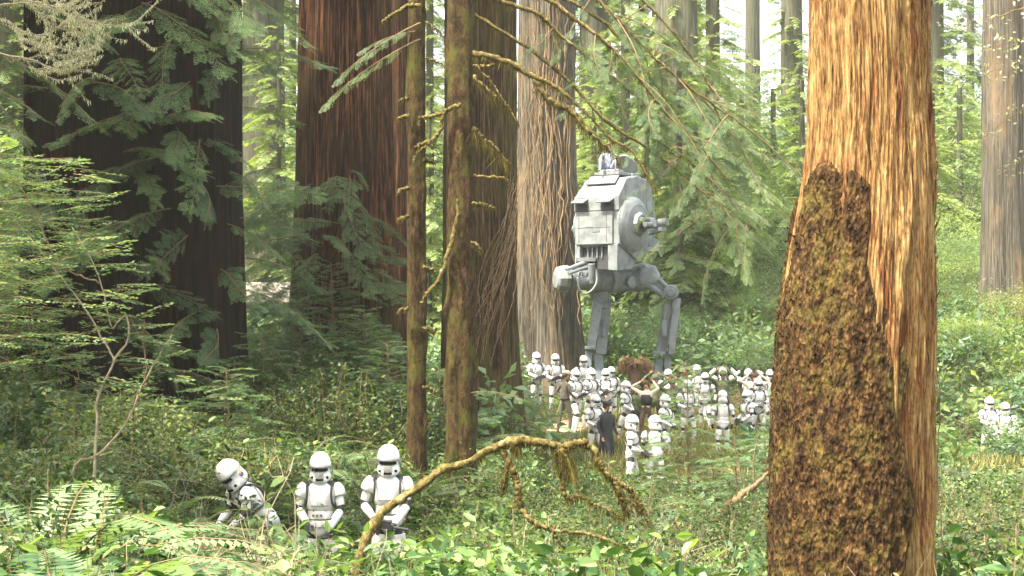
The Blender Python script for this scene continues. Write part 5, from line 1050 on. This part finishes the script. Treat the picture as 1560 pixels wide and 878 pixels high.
def person(px, Y, face, pz, outfit, label, top=None, gun=None, hy=0, pack=False, seed=0, s=1.0, group=None, z=None):
    x = (px-CX)/F*Y; zz = G(x, Y)-.03 if z is None else z
    t = thing('person', label, 'person', (x, Y, zz), math.radians(face), group); t.scale = (s*(1+.02*math.sin(px*1.7)),)*2+(s*(1+.035*math.sin(px*2.9)),); t.rotation_euler[2] += .18*math.sin(px*3.3)
    bpy.context.view_layer.update()
    t.matrix_world                                        # refreshed above, used for held rifles
    jr = rng_(seed+int(px)); J = pose(pz, jr)
    if len(label.split()) > 16: print('LONG', label)
    if outfit in ('armour', 'armour_dark'):
        U = MT['undersuit']; b = body_mesh(J, [U, U, U], .92); meshobj('body', b, t); armour(t, J, pack, math.radians(hy), outfit == 'armour_dark')
        if outfit == 'armour': pass
    else:
        up, lo = dict(uniform=('uniform', 'uniform'), coat=('blackcloth', 'blackcloth'), vest=('cream', 'browncloth'), camo=('camo', 'camo'), mane=('browncloth', 'browncloth'), blue=('bluecloth', 'bluecloth'))[outfit]
        b = body_mesh(J, [MT[up], MT[lo], MT['skin']], 1.08); meshobj('body', b, t)
        Rh = bone_R(J['hd2']-J['nec']); hc = J['hea']+(J['hd2']-J['nec'])*.1; Mh = M4(Rh, hc)
        for e in (-1, 1):
            g = Geo(); c = hc+Rh@np.array([e*.032, -.088, .055]); loft(g, [(-.008, .008, .006, .004), (0, .012, .008, .004), (.008, .008, .006, .004)], 8, 0, M4(Rh, c)); g.build('eye', MT['visor'], t, True)
        if outfit != 'mane':
            g = Geo(); loft(g, [(-.02, .084, .03, .098, 0, .012), (.05, .092, .062, .105, 0, .008), (.11, .088, .092, .10), (.15, .065, .07, .075), (.17, .03, .03, .03)], 16, 0, Mh); hr = g.build('hair', MT['hair'], t, True)
        if outfit == 'uniform':
            g = Geo(); loft(g, [(.075, .100, .155, .10, 0, 0), (.09, .102, .12, .108), (.13, .11, .115, .115), (.16, .10, .11, .105), (.17, .05, .05, .05)], 18, 0, Mh); g.build('cap', MT['cream'], t, True)
            g = Geo(); loft(g, [(-.0, .155, .125, .125), (.045, .155, .125, .125)], 18, 0, M4(np.eye(3), J['pel']+[0, 0, .03])); g.build('belt', MT['blackcloth'], t, True)
        if outfit == 'coat':
            g = Geo(); loft(g, [(.42, .22, .17, .17), (.70, .20, .16, .17), (.98, .17, .14, .14), (1.10, .165, .135, .135), (1.30, .195, .145, .14), (1.44, .17, .11, .11), (1.50, .08, .07, .07)], 24); g.build('coat', MT['blackcloth'], t, True)
            g = Geo(); loft(g, [(.070, .105, .175, .105, 0, 0), (.085, .105, .13, .11), (.12, .125, .135, .135), (.155, .12, .12, .125), (.165, .06, .06, .06)], 18, 0, Mh); g.build('cap', MT['blackcloth'], t, True)
            g = Geo(); c = (J['shR']*.7+J['elR']*.3)+[-.075, -.03, 0]; cyl(g, c, c+[-.012, -.006, 0], .045, .045, 12); g.build('arm_badge', MT['bluecloth'], t)
        if outfit == 'vest':
            Rt = bone_R(J['che']-J['pel']); g = Geo(); loft(g, [(-.17, .155, .12, .12), (-.05, .168, .135, .13), (.08, .18, .14, .135), (.14, .15, .11, .11)], 22, 0, M4(Rt, (J['che']+J['spi'])/2)); g.build('waistcoat', MT['blackcloth'], t, True)
        if outfit == 'camo':
            g = Geo(); loft(g, [(.04, .115, .135, .125), (.07, .112, .12, .12), (.12, .10, .10, .105), (.165, .06, .06, .06), (.175, .02, .02, .02)], 18, 0, Mh); g.build('helmet', MT['camo'], t, True)
            g = Geo(); loft(g, [(-.42, .21, .15, .15), (-.2, .175, .14, .14), (.05, .19, .15, .14), (.14, .18, .13, .13), (.2, .09, .08, .08)], 18, 0, M4(np.eye(3), (J['che']+J['spi'])/2)); g.build('poncho', MT['camo'], t, True)
        if outfit == 'mane':
            r_ = rng_(3); n = 4200; u = nrm(r_.normal(0, 1, (n, 3))); c = hc+[0, .03, .04]; keep = ~((u[:, 1] < -.5) & (np.abs(u[:, 0]) < .4) & (u[:, 2] < .45)); u = u[keep]
            p = c+u*[.20, .13, .13]; d = u*[1.2, .5, .4]+[0, 0, -.55]; g = Geo(); V, Q = leaves(p, d, r_.normal(0, 1, p.shape), r_.uniform(.10, .24, len(p)), .014, .1); g.add(V, Q, r_.random(len(p)), 0)
            for q in 'LR':
                for (a_, b_) in (('sh', 'el'), ('el', 'wr')):
                    m = 900; tt = r_.random(m); p = J[a_+q]+(J[b_+q]-J[a_+q])*tt[:, None]+r_.normal(0, .045, (m, 3)); V, Q = leaves(p, r_.normal(0, .4, (m, 3))+[0, 0, -1], r_.normal(0, 1, (m, 3)), r_.uniform(.06, .16, m), .012, .1); g.add(V, Q, r_.random(m), 0)
            g.build('shaggy_hair', MT['fur'], t)
    if gun: rifle(t, J, gun)
    return t
PP = []
def PR(px, Y, face, pz, outfit, label, **k): PP.append((px, Y)); return person(px, Y, face, pz, outfit, label, **k)
A_ = 'armour'
# three in the foreground growth
PR(385, 20.2, -72, 'bend', A_, 'person in white armour bending forward, leftmost of the nearest three', hy=20, s=1.1)
PR(488, 20.6, -8, 'low', A_, 'person in white armour half hidden by dry twigs, middle of the nearest three', s=1.03)
PR(592, 20.5, 4, 'low', A_, 'person in white armour beside the arching mossy branch, rifle held low', gun='black rifle held low by the armoured person beside the mossy branch', s=1.06)
# crowd, left to right
PR(817, 51.5, 25, 'hold', A_, 'leftmost person in white armour of the crowd, cradling a dark rifle', gun='dark rifle cradled by the leftmost armoured person of the crowd')
PR(846, 51.2, 2, 'hold', A_, 'second from the left of the crowd, white armour, rifle at the chest', gun='dark rifle held by the second armoured person of the crowd')
PR(861, 47.6, 110, 'hip', 'uniform', 'person in grey-brown uniform and pale cap standing sideways at the left of the crowd')
PR(876, 48.6, 40, 'hold', A_, 'person in white armour directly behind the grey-brown uniformed person', gun='dark rifle beside the grey-brown uniformed person')
PR(889, 51.4, 10, 'side', A_, 'helmeted person in white armour at the back, behind the uniformed person')
PR(900, 49.0, 60, 'point', A_, 'person in white armour turned right with a forearm stretched out')
PR(931, 51.8, 30, 'hip', A_, 'person in white armour at the back, just left of the bushy-maned person')
PR(923, 49.2, 5, 'hold', A_, 'person in white armour facing forward in the left middle of the crowd', gun='dark rifle held in the left middle of the crowd')
PR(906, 43.6, 45, 'hip', A_, 'person in white armour standing right beside the person in the long black coat')
PR(924, 42.6, 25, 'side', 'coat', 'person in long black coat and black cap at the front of the crowd', hy=30)
PR(953, 46.0, 75, 'low', A_, 'person in white armour seen from the side, left of the green-clad prisoner', gun='dark rifle pointed down at the centre left of the crowd')
PR(967, 52.5, 0, 'wide', 'mane', 'person with a huge bushy brown mane and raised hairy arms behind the crowd', s=1.10)
PR(970, 47.8, -5, 'side', 'camo', 'small person in green camouflage poncho left of the one in the black waistcoat', s=.93)
PR(985, 47.2, -35, 'hands_head', 'vest', 'person in black waistcoat and brown trousers with hands on the head')
PR(998, 49.0, 0, 'hands_head', 'camo', 'person in green camouflage with hands on the helmet, beside the black waistcoat')
PR(1018, 50.5, 5, 'side', A_, 'helmeted person in white armour rising behind the camouflaged prisoners')
PR(1024, 47.8, 15, 'hands_head', 'camo', 'camouflaged person with raised elbows behind the young conifer', )
PR(962, 35.5, 75, 'low', A_, 'front person in white armour leaning right with rifle pointed at the ground', gun='black rifle pointed at the ground at the front of the crowd')
PR(998, 35.8, 160, 'low', A_, 'front person in white armour seen from behind, right of the one pointing a rifle down', hy=-60)
PR(1013, 43.5, 65, 'low', A_, 'person in white armour seen from the side just left of the young conifer')
PR(1040, 50.5, 0, 'hands_head', 'camo', 'camouflaged person with raised arms just right of the young conifer stem')
PR(1047, 45.5, 20, 'hold', A_, 'person in white armour half hidden by the young conifer')
PR(1061, 53.5, 10, 'side', A_, 'helmeted person in white armour at the back above the young conifer')
PR(1074, 50.0, -10, 'side', A_, 'person in white armour glimpsed right of the young conifer')
PR(1101, 52.5, 0, 'wide', 'armour_dark', 'person in white helmet and goggles behind a camouflaged prisoner')
PR(1101, 50.0, 0, 'hands_head', 'camo', 'camouflaged prisoner with hands on the head, standing in front of the goggled person')
PR(1101, 43.8, 170, 'side', A_, 'person in white armour seen from behind in the right part of the crowd')
PR(1140, 51.6, 5, 'wide', 'armour_dark', 'goggled person in white helmet with raised arms near the dead trunk')
PR(1149, 49.0, 0, 'hands_head', 'vest', 'prisoner with hands on the head behind two armoured people near the dead trunk')
PR(1139, 45.2, -70, 'low', A_, 'person in white armour seen from the side pointing a rifle left, near the dead trunk', gun='dark rifle pointed left near the dead trunk')
PR(1155, 46.5, 20, 'hold', A_, 'person in white armour facing forward next to the dead trunk, dark undersuit showing')
PR(1173, 50.5, 10, 'hold', A_, 'person in white armour partly cut off by the dead trunk edge')
PR(1507, 45.0, 10, 'hold', A_, 'person in white armour right of the dead trunk, left one of two deep in leaves')
PR(1531, 43.8, -20, 'low', A_, 'person in white armour right of the dead trunk, right one of two deep in leaves')
hz_ = hp(.72, 1.02, 0); person((hz_[0]+wl[0])/WY*F+CX, WY+hz_[1], -10, 'sit', 'blue', 'person in blue-grey clothing sitting on the roof hatch of the walking machine', z=wl[2]+zA+.16, s=1.0)
# ------------------------------------------------------------------ trodden path through the clearing, sunlight on it painted in as pale colour
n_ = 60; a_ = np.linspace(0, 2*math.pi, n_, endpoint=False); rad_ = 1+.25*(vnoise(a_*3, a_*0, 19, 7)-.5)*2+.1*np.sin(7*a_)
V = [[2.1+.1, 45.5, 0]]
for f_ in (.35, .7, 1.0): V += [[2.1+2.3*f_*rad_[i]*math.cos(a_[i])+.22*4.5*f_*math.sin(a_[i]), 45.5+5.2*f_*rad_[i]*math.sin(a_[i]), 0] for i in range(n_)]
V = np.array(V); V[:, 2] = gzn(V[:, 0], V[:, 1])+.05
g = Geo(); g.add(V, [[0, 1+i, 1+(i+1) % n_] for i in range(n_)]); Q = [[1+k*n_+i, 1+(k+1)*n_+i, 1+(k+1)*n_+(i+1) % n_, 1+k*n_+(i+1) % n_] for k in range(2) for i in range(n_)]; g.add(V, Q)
g.build('path', mk_plain('sunlit_trodden_litter', (.42, .31, .19), .95, sc=5, bump=.6, c2=(.20, .14, .08)), None, True, kind='structure')
# ------------------------------------------------------------------ undergrowth
TOPX = np.array([-200, 0, 120, 200, 330, 420, 520, 560, 640, 700, 780, 860, 1000, 1180, 1420, 1480, 1560, 1800])
TOPN = np.array([600, 640, 690, 715, 742, 752, 765, 775, 760, 740, 722, 745, 775, 775, 760, 700, 690, 690])   # skyline of the growth nearer than 20 m
TOPM = np.array([480, 520, 580, 590, 615, 620, 620, 610, 625, 655, 675, 690, 715, 690, 640, 600, 590, 590])   # and of the growth from 20 to 34 m
PPa = np.array(PP)
def gen(n, y0, y1, seed, dens_pow=1.0, clear=1.0, side=1.12):
    r = rng_(seed); t = r.random(n); Y = (y0**2+(y1**2-y0**2)*t)**.5 if dens_pow == 1 else y0+(y1-y0)*t
    x = r.uniform(-1, 1, n)*(.30*side*Y+.6); px = CX+x/Y*F
    d = np.hypot(x[:, None]-((PPa[:, 0]-CX)/F*PPa[:, 1])[None], Y[:, None]-PPa[None, :, 1]).min(1)
    ok = d > clear*.55
    for (tx, ty, rr_) in ((xs_c, YS, .75), (T1.location.x, T1.location.y, 1.9), (T1.location.x+1.6, 32.2, 1.2), (T2.location.x, 39, 1.35), (T3.location.x, 40, 1.2), (T4.location.x, 58, 1.3)): ok &= np.hypot(x-tx, Y-ty) > rr_
    # the trodden clearing where the crowd stands
    return x[ok], Y[ok], px[ok]
def pn(x, Y, seed, fr):                                   # patchiness in the ground plane, 0..1
    return np.clip(.5*vnoise(x*fr+500, Y*fr+60, 257, seed+5)+.5*vnoise(x*fr*2.3+700, Y*fr*2.3+30, 257, seed+6)+.0, 0, 1)
def place(name, temps, mats, n, y0, y1, seed, hmax, label, sc=(.7, 1.3), clear=1.0, dp=1.0, tilt=.12, keep=None, lim=True, hmul=1.0):
    r = rng_(seed+1); x, Y, px = gen(n, y0, y1, seed, dp, clear); lump = .55+.75*pn(x, Y, 1, .9); cl = pn(x, Y, seed, .55); kp = r.random(len(x)) < np.clip((cl-.34)*6, .10, 1) if lim else np.ones(len(x), bool); x, Y, px, lump = x[kp], Y[kp], px[kp], lump[kp]
    z = gzn(x, Y); s = r.uniform(*sc, len(x))*lump
    if lim:
        top = np.where(Y < 20.2, np.interp(px, TOPX, TOPN), np.where(Y < 34, np.interp(px, TOPX, TOPM), -999)); zl = CZ+(HZ-top)/F*Y
        zl = np.where((Y < 46) & (Y > 20) & (px > 1400) & (px < 1640), CZ+(HZ-685)/F*Y, zl); hav = zl-z; s = np.where((Y < 34) | ((Y < 46) & (px > 1400) & (px < 1640)), np.minimum(s, hav/hmax*(.6+.5*r.random(len(x)))), s); ok = s > .25
        s = np.where((Y > 34) & (Y < 46) & (px > 1400) & (px < 1640), np.minimum(s, .55/hmax), s)
        crowd = (Y >= 34) & (Y < 58) & (px > 780) & (px < 1200); s = np.where(crowd, np.minimum(s, .52/hmax*(.5+.6*r.random(len(x)))), s)
        ok &= s > .22
    else: ok = np.ones(len(x), bool)
    if keep is not None: ok &= keep(x, Y, px, r)
    x, Y, z, s = x[ok], Y[ok], z[ok], s[ok]; k = len(x)
    rot = np.stack([r.normal(0, tilt, k), r.normal(0, tilt, k), r.uniform(0, 6.28, k)], -1)
    me = [t_mesh(t, name, mats) for t in temps]
    scatter(name, me, np.stack([x, Y, z-.02], -1), rot, s*hmul, r.integers(0, len(me), k), label); print(name, k)
TW = MT['twig']
inclr = lambda x, Y, px, r: ~((Y > 40) & (Y < 50) & (px > 835) & (px < 965) & (r.random(len(x)) < .8))
place('ground_cover', T_COVER, [MT['huck'], TW], 5200, 8.5, 62, 1000, .15, 'low green leaves carpeting the forest floor', (.8, 1.6), .3, keep=inclr)
place('leaf_litter', [t_cover(93, 160, .05, .03, .7, .05)], [MT['dry'], TW], 2400, 8.5, 60, 1010, .1, 'dry brown leaves and needles littering the forest floor', (.8, 1.5), .2)
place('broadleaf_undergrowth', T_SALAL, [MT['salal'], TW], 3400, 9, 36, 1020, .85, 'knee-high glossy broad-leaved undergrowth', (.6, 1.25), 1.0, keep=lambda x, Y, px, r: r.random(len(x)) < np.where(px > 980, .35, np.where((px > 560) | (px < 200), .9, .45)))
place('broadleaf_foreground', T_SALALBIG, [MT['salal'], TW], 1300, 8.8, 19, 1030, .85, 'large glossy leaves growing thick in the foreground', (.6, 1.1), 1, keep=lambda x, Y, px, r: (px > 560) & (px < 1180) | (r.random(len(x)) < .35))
place('fern_undergrowth', T_FERN, [MT['fern'], TW], 1300, 9, 34, 1040, .75, 'sword ferns filling the undergrowth', (.7, 1.4), 1.1, keep=lambda x, Y, px, r: r.random(len(x)) < np.where(px < 620, .95, .22))
place('small_leaved_bushes', T_HUCK, [MT['huck'], TW], 2400, 12, 55, 1050, 1.0, 'small-leaved bushes of the undergrowth', (.6, 1.5), 1.2)
place('slope_bushes', T_BUSHBIG, [MT['firlight'], TW], 1300, 34, 74, 1060, 1.0, 'pale green bushes covering the slope behind the crowd', (.9, 2.3), 1.3, keep=lambda x, Y, px, r: (Y > 53) | (px < 780) | (px > 1200))
place('bright_slope_bushes', T_BUSHBIG, [MT['yel'], TW], 1000, 36, 90, 1070, 1.0, 'sunlit yellow-green bushes covering the slope', (.8, 2.4), 1.3, keep=lambda x, Y, px, r: ((Y > 54) & (px > 640)) | (px > 1380) | ((px < 100) & (Y > 40)))
place('far_undergrowth', T_BUSH, [MT['yel'], TW], 900, 88, 150, 1080, 1.0, 'undergrowth beneath the distant trees', (1.6, 3.2), 1, lim=False)
place('dry_twigs', T_TWIGS, [MT['dry'], MT['paletwig']], 380, 9, 36, 1090, .8, 'tangle of dry pale twigs and dead stalks', (.6, 1.2), .8, keep=lambda x, Y, px, r: r.random(len(x)) < np.where((px > 400) & (px < 620) | (px > 980), .95, .35))
place('dead_bracken', [t_fern(57, 12, .7, 22, .6)], [MT['dry'], TW], 420, 9, 22, 1100, .6, 'brown dead bracken fronds', (.6, 1.1), .6, keep=lambda x, Y, px, r: (px > 350) & (px < 720) | (r.random(len(x)) < .2))
place('dry_grass', T_GRASS, [MT['grass'], TW], 3200, 9, 50, 1110, .35, 'dry yellow-green grass tufts', (.7, 1.4), .4, keep=lambda x, Y, px, r: (px > 900) | (r.random(len(x)) < .3))
place('fir_seedlings', T_SAP, [MT['firlight'], TW], 420, 22, 56, 1120, 1.2, 'feathery blue-green conifer seedlings', (.5, 1.1), 1.2, keep=lambda x, Y, px, r: (px > 960))
place('slope_ferns', T_FERN, [MT['fern'], TW], 900, 50, 88, 1180, .8, 'ferns scattered over the far slope', (1.3, 2.4), 1.2)
place('slope_dead_stalks', T_TWIGS, [MT['dry'], MT['paletwig']], 700, 40, 80, 1190, .8, 'brown dead stalks and brush on the far slope', (1.0, 2.0), 1.2)
# a thicket of dull small-leaved brush round the feet of the big trees
place('brush_thicket', T_HUCK, [MT['huck'], TW], 900, 29, 46, 1130, 1.0, 'dull green brush crowding the feet of the redwoods', (1.2, 2.3), 1.5, keep=lambda x, Y, px, r: (px > 360) & (px < 625) | (px < 40), lim=False)

place('tall_left_bushes', T_HUCK+T_BUSH, [MT['huck'], TW], 520, 15, 34, 1140, 1.0, 'tall leafy bushes on the left bank', (1.1, 2.2), 1.5, keep=lambda x, Y, px, r: (px < 330))
place('bank_ferns', T_FERN, [MT['fern'], TW], 1000, 13, 33, 1150, .8, 'sword ferns standing above the left bank', (1.0, 1.6), 1.3, keep=lambda x, Y, px, r: (px < 640))
place('fern_foreground', T_FERN, [MT['fern'], TW], 260, 9, 15, 1160, .8, 'broad sword fern fronds in the left foreground', (.8, 1.3), .8, keep=lambda x, Y, px, r: (px < 480))
place('bare_sticks', [t_twigs(83, 1.2, .5, 9, 8), t_twigs(84, 1.0, .9, 8, 6)], [MT['dry'], MT['paletwig']], 90, 12, 34, 1170, .8, 'bare pale sticks poking out of the undergrowth', (.8, 1.4), .8)
# single plants one can point at
def single(name, T, mats, px, py_top, Y, H0, label, cat, group=None, s=None, tilt=(0, 0), rz=None, seed=0):
    x = (px-CX)/F*Y; z = G(x, Y)-.02; H = CZ+(HZ-py_top)/F*Y-z; k = s or H/H0
    o = bpy.data.objects.new(name, T if isinstance(T, bpy.types.Mesh) else t_mesh(T, name, mats)); COL.objects.link(o)
    o.location = (x, Y, z); o.scale = (k,)*3; o.rotation_euler = (tilt[0], tilt[1], px*.37 if rz is None else rz); o['label'] = label; o['category'] = cat
    if group: o['group'] = group
    return o
def conifer(px, py_top, Y, label, mt='firlight', seed=0, wide=1.0):
    x = (px-CX)/F*Y; z = G(x, Y)-.03; H = CZ+(HZ-py_top)/F*Y-z
    t = thing('young_conifer', label, 'young tree', (x, Y, z)); g = Geo(); pth = smooth_path([(0, 0, 0), (.03, 0, H*.5), (-.01, .02, H)], 14, .004, seed); V, Q = tube(pth, np.linspace(.026, .006, 14), 6); g.add(V, Q); g.build('trunk', MT['twig'], t, True)
    g = Geo(); r = rng_(seed+7); m = int(64*H/2.2)
    for i in range(m):
        f = .18+.82*i/m; a = i*2.4+r.normal(0, .3); L_ = 1.9*wide*(1.05-.80*f)*r.uniform(.55, 1)*min(1, H/2); d = np.array([[math.cos(a), math.sin(a), .18+.25*f+r.normal(0, .1)]]); g.addt(BR_MID[i % 4], mat_from(d, np.array([[0, 0, 1.]]), [0, 0, f*H], L_/3.6))
    g.build('crown', [MT[mt], MT['twig']], t)
conifer(1046, 548, 26, 'slender young conifer with feathery branches standing in front of the crowd', seed=1, wide=.95)
conifer(1120, 665, 25, 'low young conifer left of the dead trunk, below the crowd', seed=2, wide=1.1)
conifer(1165, 650, 27, 'low young conifer touching the left edge of the dead trunk', seed=3, wide=1.0)
conifer(812, 600, 44, 'young conifer at the left end of the crowd', seed=4, wide=1.5)
conifer(1085, 690, 30, 'smallest young conifer right of the slender one', seed=5, wide=1.0)
for i, (px, py, Y, lb) in enumerate([(455, 455, 33.5, 'dull fir sapling at the left foot of the red-brown redwood'), (505, 400, 35, 'tallest dull fir sapling in front of the red-brown redwood'), (555, 470, 34, 'dull fir sapling right of the tallest one before the red-brown redwood'), (590, 520, 31, 'low dull fir sapling left of the thinnest mossy trunk'), (400, 510, 31, 'dull fir sapling between the huge dark redwood and the red-brown one'), (668, 560, 31, 'small fir sapling between the two mossy trunks'), (345, 560, 27, 'low fir sapling before the right edge of the huge dark redwood')]):
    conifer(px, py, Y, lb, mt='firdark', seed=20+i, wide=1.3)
single('fern', T_FERN[2], [MT['fern'], TW], 70, 655, 13.0, .8, 'large fern with arching fronds low at the left edge', 'fern')
FE = [(40, 800, 10.5, 'large sword fern in the lower left corner'), (215, 800, 11.5, 'blue-green sword fern right of the lower left corner'), (300, 770, 13, 'sword fern below the bending person'), (150, 740, 14, 'sword fern under the tall thin shrub')]
for px, py, Y, lb in FE: single('fern', T_FERN[int(px) % 3], [MT['fern'], TW], px, py, Y, .8, lb, 'fern')
single('bush', T_SALAL[0], [MT['firlight'], TW], 745, 640, 33, .8, 'pale blue-green bush at the foot of the centre redwood', 'bush')
single('bush', T_TWIGS[1], [MT['dry'], MT['paletwig']], 470, 735, 18.6, .8, 'grey tangle of dead twigs hiding the middle armoured person', 'dead bush', s=1.25)
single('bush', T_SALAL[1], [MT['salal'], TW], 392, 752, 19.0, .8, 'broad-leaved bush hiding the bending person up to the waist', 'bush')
single('bush', T_HUCK[0], [MT['huck'], TW], 345, 735, 19.3, 1.0, 'leafy bush in front of the bending armoured person', 'bush')
single('bush', T_BUSH[1], [MT['yel'], TW], 1575, 525, 50, 1.0, 'fresh yellow-green bush at the right edge under the grey trunks', 'bush')
bigleaf = mk_leaf('big_fresh_leaves', [(.10, .18, .03), (.20, .32, .06)], .5, .35)
r = rng_(88); g = Geo(); n = 26
BL = thing('leafy_sprout', 'sprout with a few large fresh leaves right of the arching branch', 'plant', (P(985, 860, 12.2)[0], 12.2, G(P(985, 860, 12.2)[0], 12.2)-.02)); loc = np.array(BL.location)
pos = np.stack([r.uniform(.0, .5, n)-.1, r.normal(0, .15, n), r.uniform(.3, 1.0, n)], -1)
for p in pos: V, Q = tube(smooth_path([(r.normal(0, .05), 0, 0), p*[.6, .6, .5], p], 6, .005, 3), [.004, .004, .003, .003, .002, .002], 3); g.add(V, Q, .5, 1)
V, Q = leaves(pos, r.normal(0, 1, (n, 3))*[1, 1, .4], r.normal(0, .5, (n, 3))+[0, -.4, .9], r.uniform(.07, .14, n), r.uniform(.05, .09, n), .12, True, .15); g.add(V, Q, r.random(len(Q)), 0); g.build('leaves', [bigleaf, TW], BL)

# ------------------------------------------------------------------ light mist in the wood
hg = Geo(); V = [[x, y, z] for z in (-3, 56) for y in (-8, 425) for x in (-265, 265)]; hg.add(V, [[0, 2, 3, 1], [4, 5, 7, 6], [0, 1, 5, 4], [2, 6, 7, 3], [0, 4, 6, 2], [1, 3, 7, 5]])
m = bpy.data.materials.new('haze'); m.use_nodes = True; t = m.node_tree; t.nodes.clear(); pv = t.nodes.new('ShaderNodeVolumePrincipled'); out = t.nodes.new('ShaderNodeOutputMaterial')
pv.inputs['Color'].default_value = (.95, 1, .93, 1); pv.inputs['Density'].default_value = .00042; pv.inputs['Anisotropy'].default_value = .3; t.links.new(pv.outputs[0], out.inputs['Volume'])
hz = hg.build('haze', m); hz['kind'] = 'stuff'; hz['label'] = 'thin pale mist hanging in the wood'; hz['category'] = 'haze'
for px, py, Y, lb in ((1500, 640, 42.6, 'low leafy bush before the left one of two armoured people at far right'), (1535, 652, 41.8, 'low leafy bush before the right one of two armoured people at far right'), (1560, 630, 42.5, 'low leafy bush beside the two armoured people at the right edge')):
    single('bush', T_BUSH[int(px) % 3], [MT['firlight'], TW], px, py, Y, 1.0, lb, 'bush')
